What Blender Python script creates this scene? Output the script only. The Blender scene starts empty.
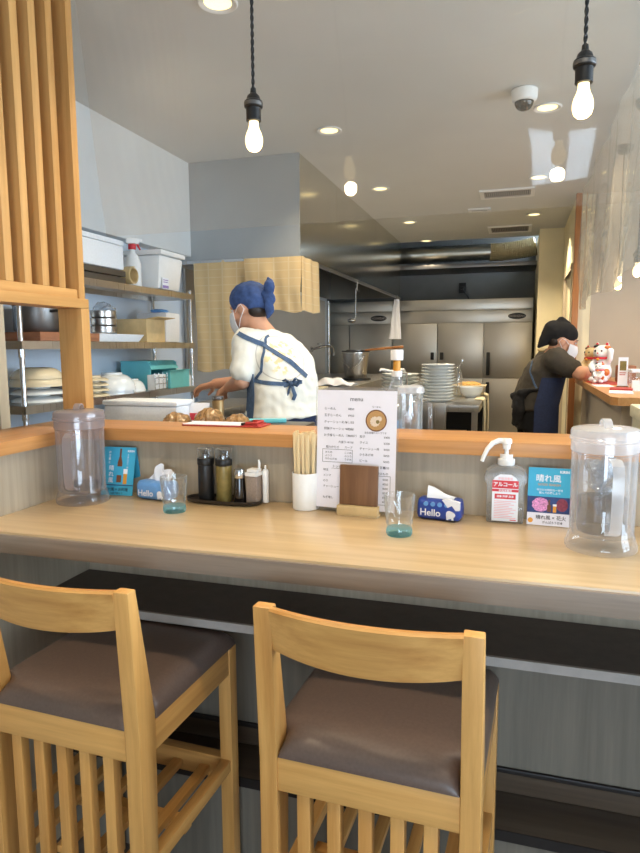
import bpy, bmesh, math, random
from mathutils import Vector, Matrix, noise, Euler

random.seed(7)
R = math.radians
SC = bpy.context.scene
COL = SC.collection

# ------------------------------------------------------------------ camera
def make_camera():
    yaw, pitch, roll = R(16.96), R(7.0), R(-0.33)
    f = Vector((-math.sin(yaw) * math.cos(pitch), math.cos(yaw) * math.cos(pitch), -math.sin(pitch)))
    r0 = Vector((math.cos(yaw), math.sin(yaw), 0)); u0 = r0.cross(f)
    c, s = math.cos(roll), math.sin(roll)
    r = c * r0 + s * u0; u = -s * r0 + c * u0
    cam = bpy.data.cameras.new('camera'); o = bpy.data.objects.new('camera', cam); COL.objects.link(o)
    m = Matrix((r, u, -f)).transposed().to_4x4(); m.translation = Vector((0, 0, 1.42))
    o.matrix_world = m
    cam.sensor_fit = 'VERTICAL'; cam.sensor_height = 36.0; cam.lens = 645 / 853 * 36
    cam.clip_start = 0.02
    SC.camera = o
make_camera()

# ------------------------------------------------------------------ light
SC.view_settings.view_transform = 'Standard'
SC.view_settings.look = 'None'
SC.view_settings.gamma = 1.0
SC.view_settings.use_curve_mapping = False
SC.view_settings.exposure = 0.0
SC.cycles.max_bounces = 12
SC.cycles.diffuse_bounces = 4
SC.cycles.glossy_bounces = 4
SC.cycles.transparent_max_bounces = 24
SC.cycles.transmission_bounces = 8
SC.cycles.sample_clamp_indirect = 4.0
SC.cycles.blur_glossy = 0.5

DAY = 14.0         # daylight strength outside the shop window
SPOT = 40.0        # each ceiling downlight (W)
world = bpy.data.worlds.new('daylight'); SC.world = world; world.use_nodes = True
bg = world.node_tree.nodes['Background']
bg.inputs[0].default_value = (0.66, 0.82, 1.0, 1); bg.inputs[1].default_value = DAY

def portal_side(x, y0, y1, z0, z1):
    l = bpy.data.lights.new('side_window_portal', 'AREA'); l.shape = 'RECTANGLE'
    l.size = y1 - y0; l.size_y = z1 - z0; l.cycles.is_portal = True
    o = bpy.data.objects.new('side_window_portal', l); COL.objects.link(o)
    o.location = (x, (y0 + y1) / 2, (z0 + z1) / 2); o.rotation_euler = (R(90), 0, R(90))   # faces -x, into the room

def portal(x0, x1, y, z0, z1):
    l = bpy.data.lights.new('window_portal', 'AREA'); l.shape = 'RECTANGLE'
    l.size = x1 - x0; l.size_y = z1 - z0; l.cycles.is_portal = True
    o = bpy.data.objects.new('window_portal', l); COL.objects.link(o)
    o.location = ((x0 + x1) / 2, y, (z0 + z1) / 2); o.rotation_euler = (R(90), 0, 0)   # faces +y, into the room
WIN = (-0.2, 1.8, -2.2, 0.35, 1.42)
WIN3 = (0.18, 0.56, -2.2, 1.62, 1.97)
WIN2 = (2.65, 0.3, 3.1, 0.8, 2.4)
portal_side(WIN2[0] + 0.03, *WIN2[1:])
portal(WIN[0], WIN[1], WIN[2] - 0.03, WIN[3], WIN[4])
portal(WIN3[0], WIN3[1], WIN3[2] - 0.03, WIN3[3], WIN3[4])

# ------------------------------------------------------------------ materials
def srgb(r, g, b):
    def f(c):
        c /= 255.0
        return c / 12.92 if c <= 0.04045 else ((c + 0.055) / 1.055) ** 2.4
    return (f(r), f(g), f(b), 1)

def newmat(name):
    m = bpy.data.materials.new(name); m.use_nodes = True
    nt = m.node_tree
    return m, nt, nt.nodes['Principled BSDF']

def coords(nt, scale=(1, 1, 1), rot=(0, 0, 0)):
    tc = nt.nodes.new('ShaderNodeTexCoord'); mp = nt.nodes.new('ShaderNodeMapping')
    mp.inputs['Scale'].default_value = scale; mp.inputs['Rotation'].default_value = rot
    nt.links.new(tc.outputs['Object'], mp.inputs['Vector'])
    return mp.outputs['Vector']

def nz(nt, vec, scale, detail=4, rough=0.55):
    n = nt.nodes.new('ShaderNodeTexNoise'); n.inputs['Scale'].default_value = scale
    n.inputs['Detail'].default_value = detail; n.inputs['Roughness'].default_value = rough
    if vec is not None: nt.links.new(vec, n.inputs['Vector'])
    return n.outputs[0]

def ramp(nt, fac, stops):
    r = nt.nodes.new('ShaderNodeValToRGB'); e = r.color_ramp.elements
    e[0].position, e[0].color = stops[0]; e[1].position, e[1].color = stops[-1]
    for p, c in stops[1:-1]:
        x = e.new(p); x.color = c
    nt.links.new(fac, r.inputs[0])
    return r.outputs[0]

def bump(nt, p, h, strength, dist=0.002):
    b = nt.nodes.new('ShaderNodeBump'); b.inputs['Strength'].default_value = strength
    b.inputs['Distance'].default_value = dist
    nt.links.new(h, b.inputs['Height']); nt.links.new(b.outputs[0], p.inputs['Normal'])

def plain(name, col, rough=0.5, metal=0.0, var=0.04, scale=30, bmp=0.0, spec=0.5, coat=0.0):
    m, nt, p = newmat(name)
    v = coords(nt); f = nz(nt, v, scale)
    d = tuple(max(0, c * (1 - var * 2)) for c in col[:3]) + (1,)
    l = tuple(min(1, c * (1 + var * 2)) for c in col[:3]) + (1,)
    nt.links.new(ramp(nt, f, [(0.3, d), (0.7, l)]), p.inputs['Base Color'])
    p.inputs['Roughness'].default_value = rough; p.inputs['Metallic'].default_value = metal
    p.inputs['Specular IOR Level'].default_value = spec
    p.inputs['Coat Weight'].default_value = coat
    if bmp: bump(nt, p, f, bmp)
    return m

def wood(name, c1, c2, axis='x', rough=0.45, fine=1.0, coat=0.0, contrast=1.0, bmp=0.15):
    m, nt, p = newmat(name)
    s = {'x': (1.2, 26, 26), 'y': (26, 1.2, 26), 'z': (26, 26, 1.2)}[axis]
    v = coords(nt, tuple(k * fine for k in s))
    f = nz(nt, v, 2.2, 6, 0.62)
    s2 = {'x': (0.5, 5, 5), 'y': (5, 0.5, 5), 'z': (5, 5, 0.5)}[axis]
    v2 = coords(nt, tuple(k * fine for k in s2)); f2 = nz(nt, v2, 1.6, 3)
    mx = nt.nodes.new('ShaderNodeMath'); mx.operation = 'MULTIPLY_ADD'; mx.inputs[1].default_value = 0.55
    nt.links.new(f, mx.inputs[0])
    m2 = nt.nodes.new('ShaderNodeMath'); m2.operation = 'MULTIPLY'; m2.inputs[1].default_value = 0.45
    nt.links.new(f2, m2.inputs[0]); nt.links.new(m2.outputs[0], mx.inputs[2])
    w = 0.16 / contrast
    nt.links.new(ramp(nt, mx.outputs[0], [(0.5 - w, c1), (0.5 + w, c2)]), p.inputs['Base Color'])
    p.inputs['Roughness'].default_value = rough; p.inputs['Coat Weight'].default_value = coat
    p.inputs['Coat Roughness'].default_value = 0.25
    bump(nt, p, f, bmp, 0.0006)
    return m

def steel(name, col, rough=0.28, axis='z', metal=1.0):
    m, nt, p = newmat(name)
    s = {'x': (1, 60, 60), 'y': (60, 1, 60), 'z': (60, 60, 1)}[axis]
    f = nz(nt, coords(nt, s), 3, 3)
    big = nz(nt, coords(nt), 2.2, 3)
    nt.links.new(ramp(nt, big, [(0.25, tuple(c * 0.85 for c in col[:3]) + (1,)), (0.75, col)]), p.inputs['Base Color'])
    mr = nt.nodes.new('ShaderNodeMapRange'); mr.inputs['To Min'].default_value = rough * 0.9; mr.inputs['To Max'].default_value = rough * 1.12
    nt.links.new(f, mr.inputs['Value']); nt.links.new(mr.outputs[0], p.inputs['Roughness'])
    p.inputs['Metallic'].default_value = metal
    bump(nt, p, f, 0.012, 0.0003)
    return m

def clear(name, tint=(1, 1, 1), edge=(0.85, 0.88, 0.9), edge_amt=0.35, gloss=0.06, rough=0.05, haze=0.0, ior=1.45):
    """thin clear plastic or glass: see-through, Fresnel gloss, milky where seen edge-on"""
    m, nt, p = newmat(name)
    nt.nodes.remove(p); out = nt.nodes['Material Output']
    tr = nt.nodes.new('ShaderNodeBsdfTransparent'); tr.inputs[0].default_value = (*tint, 1)
    gl = nt.nodes.new('ShaderNodeBsdfGlossy'); gl.inputs['Roughness'].default_value = rough
    df = nt.nodes.new('ShaderNodeBsdfDiffuse'); df.inputs[0].default_value = (*edge, 1)
    tl = nt.nodes.new('ShaderNodeBsdfTranslucent'); tl.inputs[0].default_value = (*edge, 1)
    mixd = nt.nodes.new('ShaderNodeMixShader'); nt.links.new(df.outputs[0], mixd.inputs[1]); nt.links.new(tl.outputs[0], mixd.inputs[2])
    lw = nt.nodes.new('ShaderNodeLayerWeight'); lw.inputs[0].default_value = 0.5
    pw = nt.nodes.new('ShaderNodeMath'); pw.operation = 'POWER'; pw.inputs[1].default_value = 3.0
    nt.links.new(lw.outputs['Facing'], pw.inputs[0])
    sc = nt.nodes.new('ShaderNodeMath'); sc.operation = 'MULTIPLY_ADD'; sc.inputs[1].default_value = edge_amt; sc.inputs[2].default_value = haze
    nt.links.new(pw.outputs[0], sc.inputs[0])
    m1 = nt.nodes.new('ShaderNodeMixShader'); nt.links.new(sc.outputs[0], m1.inputs[0])
    nt.links.new(tr.outputs[0], m1.inputs[1]); nt.links.new(mixd.outputs[0], m1.inputs[2])
    p5 = nt.nodes.new('ShaderNodeMath'); p5.operation = 'POWER'; p5.inputs[1].default_value = 5.0
    nt.links.new(lw.outputs['Facing'], p5.inputs[0])
    f2 = nt.nodes.new('ShaderNodeMath'); f2.operation = 'MULTIPLY_ADD'; f2.inputs[1].default_value = 0.6; f2.inputs[2].default_value = gloss
    f2.use_clamp = True
    nt.links.new(p5.outputs[0], f2.inputs[0])
    m2 = nt.nodes.new('ShaderNodeMixShader'); nt.links.new(f2.outputs[0], m2.inputs[0])
    nt.links.new(m1.outputs[0], m2.inputs[1]); nt.links.new(gl.outputs[0], m2.inputs[2])
    nt.links.new(m2.outputs[0], out.inputs[0])
    return m

def emit(name, col, strength):
    m, nt, p = newmat(name)
    p.inputs['Base Color'].default_value = col
    p.inputs['Emission Color'].default_value = col; p.inputs['Emission Strength'].default_value = strength
    return m

M = {}
M['table'] = wood('table_oak', srgb(184, 156, 116), srgb(214, 188, 148), 'x', 0.28, 0.8, 0.25, 0.95, 0.03)
M['fascia'] = wood('greybrown_laminate', srgb(128, 112, 98), srgb(158, 142, 126), 'x', 0.5, 1.4, 0, 0.9, 0.05)
M['clad'] = wood('grey_cladding', srgb(158, 144, 122), srgb(188, 174, 152), 'z', 0.55, 1.0, 0, 0.9, 0.05)
M['ledge'] = wood('ledge_wood', srgb(178, 122, 66), srgb(214, 158, 98), 'x', 0.4, 0.9, 0.1)
M['ledge_y'] = wood('ledge_wood_y', srgb(178, 122, 66), srgb(214, 158, 98), 'y', 0.4, 0.9, 0.1)
M['screen'] = wood('screen_wood', srgb(182, 132, 72), srgb(216, 168, 104), 'z', 0.5, 0.9)
M['screen_y'] = wood('screen_wood_y', srgb(182, 132, 72), srgb(216, 168, 104), 'y', 0.5, 0.9)
M['chair_z'] = wood('chair_wood_z', srgb(190, 132, 66), srgb(232, 178, 104), 'z', 0.40, 0.75, 0.10, 1.15, 0.08)
M['chair_x'] = wood('chair_wood_x', srgb(190, 132, 66), srgb(232, 178, 104), 'x', 0.40, 0.75, 0.10, 1.15, 0.08)
M['chair_y'] = wood('chair_wood_y', srgb(190, 132, 66), srgb(232, 178, 104), 'y', 0.40, 0.75, 0.10, 1.15, 0.08)
M['leather'] = plain('brown_leatherette', srgb(104, 86, 76), 0.36, 0, 0.05, 160, 0.06)
M['step'] = wood('dark_step', srgb(72, 58, 46), srgb(96, 80, 64), 'x', 0.35, 1.0)
M['stepedge'] = plain('step_edge', srgb(34, 27, 23), 0.5)
M['concrete'] = wood('grey_scuffed_panel', srgb(108, 100, 88), srgb(138, 129, 114), 'z', 0.6, 0.9, 0, 0.8, 0.05)
M['shelfdark'] = plain('dark_shelf', srgb(104, 93, 86), 0.6, 0, 0.05)
M['shelfedge'] = plain('shelf_edge', srgb(176, 168, 160), 0.5)
M['ceiling'] = plain('ceiling_paint', srgb(207, 208, 206), 0.75, 0, 0.015, 3)
M['wallwhite'] = plain('white_wall', srgb(222, 224, 224), 0.55, 0, 0.02, 4)
M['wallbeige'] = plain('beige_wall', srgb(196, 182, 162), 0.7, 0, 0.02, 4)
M['wallcream'] = plain('cream_wall', srgb(242, 230, 194), 0.65, 0, 0.03, 4)
M['wallgrey'] = plain('grey_wall', srgb(120, 120, 118), 0.7, 0, 0.04, 4)
M['floor'] = plain('floor_dark', srgb(92, 82, 74), 0.5, 0, 0.08, 6)
M['kfloor'] = plain('kitchen_floor', srgb(112, 110, 104), 0.5, 0, 0.06, 8)
M['panelwood'] = wood('pale_board', srgb(188, 172, 146), srgb(206, 192, 166), 'z', 0.55, 0.7)
M['postwood'] = wood('post_wood', srgb(156, 98, 52), srgb(188, 128, 74), 'z', 0.45, 0.9)
M['steel'] = steel('brushed_steel', (0.60, 0.58, 0.55, 1), 0.28)
M['steelwall'] = steel('steel_wall', (0.70, 0.80, 0.92, 1), 0.42, 'z', 0.10)  # pale blue base colour stands in for daylight reflected by the stainless
M['hoodfront'] = steel('hood_front_steel', (0.46, 0.48, 0.49, 1), 0.40, 'z', 0.5)
M['backsplash'] = steel('backsplash_steel', (0.56, 0.55, 0.53, 1), 0.40, 'z', 0.3)
M['steelhood'] = steel('hood_steel', (0.70, 0.67, 0.58, 1), 0.17, 'y')
M['steelfridge'] = steel('fridge_steel', (0.72, 0.68, 0.60, 1), 0.34)
M['chrome'] = steel('chrome', (0.72, 0.72, 0.72, 1), 0.24)
M['darksteel'] = steel('dark_steel', (0.22, 0.21, 0.20, 1), 0.4)
M['black'] = plain('black_plastic', srgb(26, 25, 25), 0.4)
M['blackcloth'] = plain('black_cloth', srgb(18, 17, 19), 0.9, 0, 0.1, 60, 0.1)
M['white'] = plain('white_plastic', srgb(236, 236, 234), 0.4, 0, 0.01)
M['foam'] = plain('white_foam', srgb(236, 240, 244), 0.8, 0, 0.02, 120, 0.1)
M['ceramic'] = plain('white_ceramic', srgb(232, 236, 236), 0.18, 0, 0.01, 10, 0, 0.5, 0.3)
M['cream_ceramic'] = plain('cream_ceramic', srgb(222, 206, 172), 0.25, 0, 0.02, 10)
M['porcelain_dark'] = plain('dark_ceramic', srgb(70, 70, 72), 0.3)
M['teal'] = plain('teal_plastic', srgb(116, 212, 226), 0.4, 0, 0.02)
M['teal_dark'] = plain('teal_inside', srgb(70, 168, 184), 0.5)
M['card'] = plain('tan_card', srgb(206, 180, 132), 0.75)
M['paper'] = plain('white_paper', srgb(236, 234, 244), 0.6, 0, 0.01)
M['laminate'] = clear('laminate_film', (1, 1, 1), (0.8, 0.8, 0.85), 0.2, 0.07, 0.1, 0.10)
M['ink'] = plain('dark_ink', srgb(44, 42, 52), 0.7)
M['inkgrey'] = plain('grey_ink', srgb(90, 88, 98), 0.7)
M['red'] = plain('red_print', srgb(206, 48, 60), 0.5)
M['redpale'] = plain('pale_red_print', srgb(236, 176, 184), 0.6)
M['redlight'] = plain('red_leaflet', srgb(176, 56, 50), 0.55)
M['walnut'] = wood('walnut', srgb(98, 66, 42), srgb(132, 94, 62), 'z', 0.5, 1.2)
M['blue'] = plain('blue_pack', srgb(40, 70, 158), 0.3, 0, 0.03)
M['bluepale'] = plain('pale_blue_pack', srgb(104, 158, 218), 0.3, 0, 0.02)
M['packwhite'] = plain('pack_white', srgb(234, 238, 246), 0.35, 0, 0.01)
M['tissue'] = plain('tissue_paper', srgb(240, 240, 244), 0.9, 0, 0.01)
M['beerblue'] = plain('print_blue', srgb(62, 168, 206), 0.45, 0, 0.02)
M['beernavy'] = plain('print_navy', srgb(40, 62, 118), 0.5, 0, 0.12, 60)
M['beerpink'] = plain('print_pink', srgb(214, 142, 190), 0.5, 0, 0.22, 300)
M['beerred'] = plain('print_dark_red', srgb(130, 52, 74), 0.5, 0, 0.22, 300)
M['amber'] = plain('print_amber', srgb(218, 152, 52), 0.45)
M['brownprint'] = plain('print_brown', srgb(110, 66, 36), 0.45)
M['soap'] = clear('frosted_plastic', (0.98, 0.98, 0.97), (0.8, 0.8, 0.8), 0.4, 0.06, 0.25, 0.22)
M['liquid'] = clear('clear_liquid', (0.95, 0.95, 0.94), (0.6, 0.62, 0.6), 0.2, 0.05, 0.05, 0.03)
M['pitcher'] = clear('clear_pitcher', (0.995, 0.995, 0.997), (0.90, 0.92, 0.96), 0.55, 0.07, 0.06, 0.03)
M['pitcherlid'] = clear('pitcher_lid', (0.99, 0.99, 0.995), (0.92, 0.93, 0.96), 0.5, 0.08, 0.15, 0.34)
M['smokelid'] = clear('smoky_lid', (0.88, 0.84, 0.84), (0.58, 0.53, 0.54), 0.45, 0.08, 0.15, 0.42)
M['smoke'] = clear('smoky_pitcher', (0.965, 0.955, 0.955), (0.70, 0.66, 0.67), 0.5, 0.07, 0.08, 0.08)
M['water'] = clear('water', (0.66, 0.67, 0.69), (0.5, 0.52, 0.55), 0.25, 0.05, 0.03, 0.0, 1.33)
M['ice'] = clear('ice', (0.92, 0.94, 0.96), (0.92, 0.94, 0.97), 0.7, 0.14, 0.08, 0.10)
M['glass'] = clear('drinking_glass', (0.975, 0.98, 0.98), (0.62, 0.66, 0.66), 0.85, 0.10, 0.03, 0.03)
M['aqua'] = clear('aqua_glass', (0.58, 0.90, 0.98), (0.30, 0.74, 0.88), 0.5, 0.08, 0.05, 0.22)
M['vinyl'] = clear('vinyl_sheet', (0.97, 0.965, 0.955), (0.85, 0.84, 0.82), 0.12, 0.022, 0.03, 0.035)
M['vinylfold'] = clear('vinyl_folds', (0.975, 0.96, 0.93), (0.86, 0.78, 0.64), 0.26, 0.06, 0.10, 0.09)
M['pane'] = clear('window_pane', (0.97, 0.98, 0.98), (0.8, 0.85, 0.85), 0.1, 0.05, 0.01, 0.0)
M['bag'] = clear('plastic_bag', (0.9, 0.92, 0.94), (0.85, 0.88, 0.92), 0.5, 0.10, 0.2, 0.2)
M['sauce'] = plain('dark_sauce', srgb(24, 18, 16), 0.15, 0, 0.02, 10, 0, 0.5, 0.5)
M['oil'] = plain('olive_seasoning', srgb(128, 112, 62), 0.3, 0, 0.1, 60)
M['pepper'] = plain('grey_pepper', srgb(150, 134, 122), 0.5, 0, 0.1, 300)
M['trayblack'] = plain('black_tray', srgb(50, 45, 43), 0.28)
M['bamboo'] = wood('bamboo', srgb(216, 190, 142), srgb(238, 216, 172), 'z', 0.55, 1.5)
M['cloth'] = None
M['skin'] = plain('skin', srgb(214, 160, 130), 0.55, 0, 0.03, 20)
M['hair'] = plain('dark_hair', srgb(40, 30, 26), 0.5, 0, 0.2, 90, 0.3)
M['mask'] = plain('mask_white', srgb(236, 236, 238), 0.85, 0, 0.02)
M['kerchief'] = plain('blue_kerchief', srgb(58, 82, 132), 0.85, 0, 0.12, 40, 0.2)
M['strap'] = plain('denim_strap', srgb(76, 98, 128), 0.85, 0, 0.12, 90, 0.2)
M['denim'] = plain('navy_denim', srgb(42, 54, 84), 0.85, 0, 0.12, 80, 0.2)
M['apron'] = plain('navy_apron', srgb(38, 50, 84), 0.85, 0, 0.08, 80, 0.15)
M['olive'] = plain('dark_olive_shirt', srgb(66, 60, 52), 0.9, 0, 0.06, 60, 0.15)
M['bulb'] = emit('bulb_glow', (1.0, 0.78, 0.42, 1), 2.4)
M['down'] = emit('downlight_glow', (1.0, 0.82, 0.40, 1), 2.2)
M['gold'] = plain('cream_gold_ceramic', srgb(214, 190, 140), 0.3)
M['neko'] = plain('white_glaze', srgb(240, 240, 242), 0.15, 0, 0.01, 10, 0, 0.5, 0.4)
M['orange'] = plain('orange_glaze', srgb(214, 120, 60), 0.3)
M['duct'] = steel('duct_foil', (0.72, 0.70, 0.62, 1), 0.3, 'x')
M['flex'] = plain('beige_hose', srgb(196, 176, 132), 0.6)
M['noodle'] = plain('brown_noodle_bag', srgb(150, 116, 76), 0.22, 0, 0.28, 90, 0.5)
M['brass'] = plain('dull_brass', srgb(150, 124, 84), 0.35, 0.6, 0.05)
M['yellowboard'] = plain('pale_board_flat', srgb(224, 208, 160), 0.6)
M['fry'] = plain('golden_food', srgb(206, 160, 84), 0.7, 0, 0.2, 120, 0.5)
M['cabinet'] = plain('ivory_cabinet', srgb(232, 226, 200), 0.45)
M['purple'] = plain('lilac_tag', srgb(150, 130, 190), 0.5)
M['towel'] = plain('cream_towel', srgb(222, 212, 178), 0.95, 0, 0.05, 200, 0.3)
M['soup'] = plain('soup_print', srgb(190, 146, 92), 0.6, 0, 0.06, 400)
M['meat'] = plain('meat_print', srgb(226, 206, 186), 0.6, 0, 0.1, 600)
M['rubber'] = plain('brown_rubber', srgb(150, 100, 70), 0.6)

def cloth_mat():
    m, nt, p = newmat('beige_checked_cloth')
    tc = nt.nodes.new('ShaderNodeTexCoord'); sep = nt.nodes.new('ShaderNodeSeparateXYZ')
    nt.links.new(tc.outputs['Object'], sep.inputs[0])
    def band(i, freq):
        a = nt.nodes.new('ShaderNodeMath'); a.operation = 'MULTIPLY'; a.inputs[1].default_value = freq
        nt.links.new(sep.outputs[i], a.inputs[0])
        b = nt.nodes.new('ShaderNodeMath'); b.operation = 'FRACT'; nt.links.new(a.outputs[0], b.inputs[0])
        c = nt.nodes.new('ShaderNodeMath'); c.operation = 'LESS_THAN'; c.inputs[1].default_value = 0.10
        nt.links.new(b.outputs[0], c.inputs[0]); return c.outputs[0]
    mx = nt.nodes.new('ShaderNodeMath'); mx.operation = 'MAXIMUM'
    nt.links.new(band(2, 22), mx.inputs[0]); nt.links.new(band(0, 11), mx.inputs[1])
    nt.links.new(ramp(nt, mx.outputs[0], [(0.0, srgb(226, 196, 146)), (1.0, srgb(232, 208, 164))]), p.inputs['Base Color'])
    p.inputs['Roughness'].default_value = 0.9
    tl = nt.nodes.new('ShaderNodeBsdfTranslucent'); tl.inputs[0].default_value = srgb(206, 172, 118)
    ms = nt.nodes.new('ShaderNodeMixShader'); ms.inputs[0].default_value = 0.15
    nt.links.new(p.outputs[0], ms.inputs[1]); nt.links.new(tl.outputs[0], ms.inputs[2])
    nt.links.new(ms.outputs[0], nt.nodes['Material Output'].inputs[0])
    return m
M['cloth'] = cloth_mat()

def shirt_mat():
    """cream T-shirt with a faint round print on its back (position on the shirt itself)"""
    m, nt, p = newmat('cream_tshirt')
    tc = nt.nodes.new('ShaderNodeTexCoord')
    sub = nt.nodes.new('ShaderNodeVectorMath'); sub.operation = 'DISTANCE'
    nt.links.new(tc.outputs['Object'], sub.inputs[0]); sub.inputs[1].default_value = SHIRT_PRINT
    n = nz(nt, coords(nt), 38, 2)
    ring = ramp(nt, sub.outputs['Value'], [(0.0, (0, 0, 0, 1)), (0.1175, (0, 0, 0, 1)), (0.119, (1, 1, 1, 1)), (0.1225, (1, 1, 1, 1)), (0.124, (0, 0, 0, 1))])
    blob = ramp(nt, n, [(0.50, (0, 0, 0, 1)), (0.56, (1, 1, 1, 1))])
    ins = ramp(nt, sub.outputs['Value'], [(0.0, (1, 1, 1, 1)), (0.085, (1, 1, 1, 1)), (0.10, (0, 0, 0, 1))])
    mu = nt.nodes.new('ShaderNodeMath'); mu.operation = 'MULTIPLY'; nt.links.new(blob, mu.inputs[0]); nt.links.new(ins, mu.inputs[1])
    def mix(f, a, b):
        x = nt.nodes.new('ShaderNodeMix'); x.data_type = 'RGBA'
        nt.links.new(f, x.inputs[0])
        if isinstance(a, tuple): x.inputs[6].default_value = a
        else: nt.links.new(a, x.inputs[6])
        x.inputs[7].default_value = b
        return x.outputs[2]
    c = mix(mu.outputs[0], srgb(240, 238, 228), srgb(240, 220, 166))
    c = mix(ring, c, srgb(190, 184, 176))
    nt.links.new(c, p.inputs['Base Color']); p.inputs['Roughness'].default_value = 0.9
    bump(nt, p, nz(nt, coords(nt), 30, 3), 0.2, 0.004)
    return m
SHIRT_PRINT = (0.10, -0.02, 1.36)

# ------------------------------------------------------------------ geometry helpers
class G:
    def __init__(s): s.bm = bmesh.new(); s.mi = 0
    def _fin(s, verts):
        for v in verts:
            for f in v.link_faces: f.material_index = s.mi
    def raw(s, vs, fs, mat=None):
        vv = [s.bm.verts.new(mat @ Vector(v) if mat else v) for v in vs]
        for f in fs:
            try: s.bm.faces.new([vv[i] for i in f]).material_index = s.mi
            except ValueError: pass
        return vv
    def box(s, x0, x1, y0, y1, z0, z1, bev=0.0, mat=None, seg=2):
        vs = [(x, y, z) for x in (x0, x1) for y in (y0, y1) for z in (z0, z1)]
        fs = [(0, 1, 3, 2), (4, 6, 7, 5), (0, 4, 5, 1), (2, 3, 7, 6), (0, 2, 6, 4), (1, 5, 7, 3)]
        vv = s.raw(vs, fs)
        if bev > 0:
            es = {e for v in vv for e in v.link_edges}
            r = bmesh.ops.bevel(s.bm, geom=list(es), offset=bev, segments=seg, profile=0.6, affect='EDGES')
            vv = list({v for f in r['faces'] for v in f.verts} | {v for v in vv if v.is_valid})
            s._fin(vv)
        if mat: bmesh.ops.transform(s.bm, matrix=mat, verts=vv)
        return vv
    def hexa(s, bottom, top, bev=0.0):
        """box from 4 bottom and 4 top corners, both counter-clockwise from above"""
        vs = list(bottom) + list(top)
        vv = s.raw(vs, [(3, 2, 1, 0), (4, 5, 6, 7), (0, 1, 5, 4), (1, 2, 6, 5), (2, 3, 7, 6), (3, 0, 4, 7)])
        if bev:
            es = {e for v in vv for e in v.link_edges}
            r = bmesh.ops.bevel(s.bm, geom=list(es), offset=bev, segments=2, profile=0.6, affect='EDGES')
            s._fin({v for f in r['faces'] for v in f.verts})
        return vv
    def rings(s, rs, closed=False, cap=True, mat=None):
        n = len(rs[0]); vs = [p for r in rs for p in r]; fs = []
        k = len(rs)
        for i in range(k if closed else k - 1):
            a, b = i * n, ((i + 1) % k) * n
            for j in range(n): fs.append((a + j, a + (j + 1) % n, b + (j + 1) % n, b + j))
        if cap and not closed:
            fs.append(tuple(reversed(range(n)))); fs.append(tuple((k - 1) * n + j for j in range(n)))
        return s.raw(vs, fs, mat)
    def lathe(s, prof, c=(0, 0, 0), seg=32, cap=True, closed=False, mat=None):
        rs = [[(c[0] + r * math.cos(2 * math.pi * j / seg), c[1] + r * math.sin(2 * math.pi * j / seg), c[2] + z) for j in range(seg)] for r, z in prof]
        return s.rings(rs, closed, cap, mat)
    def cyl(s, c, r, z0, z1, seg=24, mat=None): return s.lathe([(r, z0), (r, z1)], c, seg, True, False, mat)
    def tube(s, path, rad, seg=10, cap=True, flat=None):
        P = [Vector(p) for p in path]; n = len(P)
        rad = rad if isinstance(rad, (list, tuple)) else [rad] * n
        rs = []; up = None
        for i, p in enumerate(P):
            t = (P[min(i + 1, n - 1)] - P[max(i - 1, 0)]).normalized()
            if up is None: up = Vector((0, 0, 1)) if abs(t.z) < 0.9 else Vector((1, 0, 0))
            a = t.cross(up).normalized(); b = a.cross(t).normalized(); up = b
            fl = flat or 1.0
            rs.append([p + rad[i] * (a * math.cos(2 * math.pi * j / seg) + b * fl * math.sin(2 * math.pi * j / seg)) for j in range(seg)])
        return s.rings(rs, False, cap)
    def ball(s, c, r, u=20, v=12, mat=None):
        r = r if isinstance(r, (list, tuple)) else (r, r, r)
        rs = []
        for i in range(1, v):
            a = math.pi * i / v
            rs.append([(c[0] + r[0] * math.sin(a) * math.cos(2 * math.pi * j / u), c[1] + r[1] * math.sin(a) * math.sin(2 * math.pi * j / u), c[2] - r[2] * math.cos(a)) for j in range(u)])
        return s.rings(rs, False, True, mat)
    def cap(s, a, b, ra, rb, seg=16):
        """capsule with taper"""
        a, b = Vector(a), Vector(b); d = b - a; L = d.length; t = d.normalized()
        up = Vector((0, 0, 1)) if abs(t.z) < 0.9 else Vector((1, 0, 0))
        x = t.cross(up).normalized(); y = x.cross(t)
        pts = []
        for i in range(1, 6):
            an = math.pi / 2 * i / 6; pts.append((-ra * math.cos(an), ra * math.sin(an)))
        pts += [(0, ra)] + [(L * k / 4, ra + (rb - ra) * k / 4) for k in range(1, 4)] + [(L, rb)]
        for i in range(5, 0, -1):
            an = math.pi / 2 * i / 6; pts.append((L + rb * math.cos(an), rb * math.sin(an)))
        rs = [[a + t * h + r * (x * math.cos(2 * math.pi * j / seg) + y * math.sin(2 * math.pi * j / seg)) for j in range(seg)] for h, r in pts]
        return s.rings(rs)
    def limb(s, pts, rad):
        for i in range(len(pts) - 1): s.cap(pts[i], pts[i + 1], rad[i], rad[i + 1])
    def sheet(s, fn, nu, nv, th=0.001):
        """closed thin sheet: fn(u, v) -> point, thickened along its normal"""
        P = [[Vector(fn(i / nu, j / nv)) for j in range(nv + 1)] for i in range(nu + 1)]
        N = [[None] * (nv + 1) for _ in range(nu + 1)]
        for i in range(nu + 1):
            for j in range(nv + 1):
                du = P[min(i + 1, nu)][j] - P[max(i - 1, 0)][j]; dv = P[i][min(j + 1, nv)] - P[i][max(j - 1, 0)]
                n = du.cross(dv); N[i][j] = n.normalized() if n.length > 1e-12 else Vector((0, 0, 1))
        w = nv + 1; tot = (nu + 1) * w
        vs = [P[i][j] + N[i][j] * th / 2 for i in range(nu + 1) for j in range(w)] + [P[i][j] - N[i][j] * th / 2 for i in range(nu + 1) for j in range(w)]
        fs = []
        for i in range(nu):
            for j in range(nv):
                a = i * w + j; b = a + w
                fs.append((a, b, b + 1, a + 1)); fs.append((tot + a, tot + a + 1, tot + b + 1, tot + b))
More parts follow.
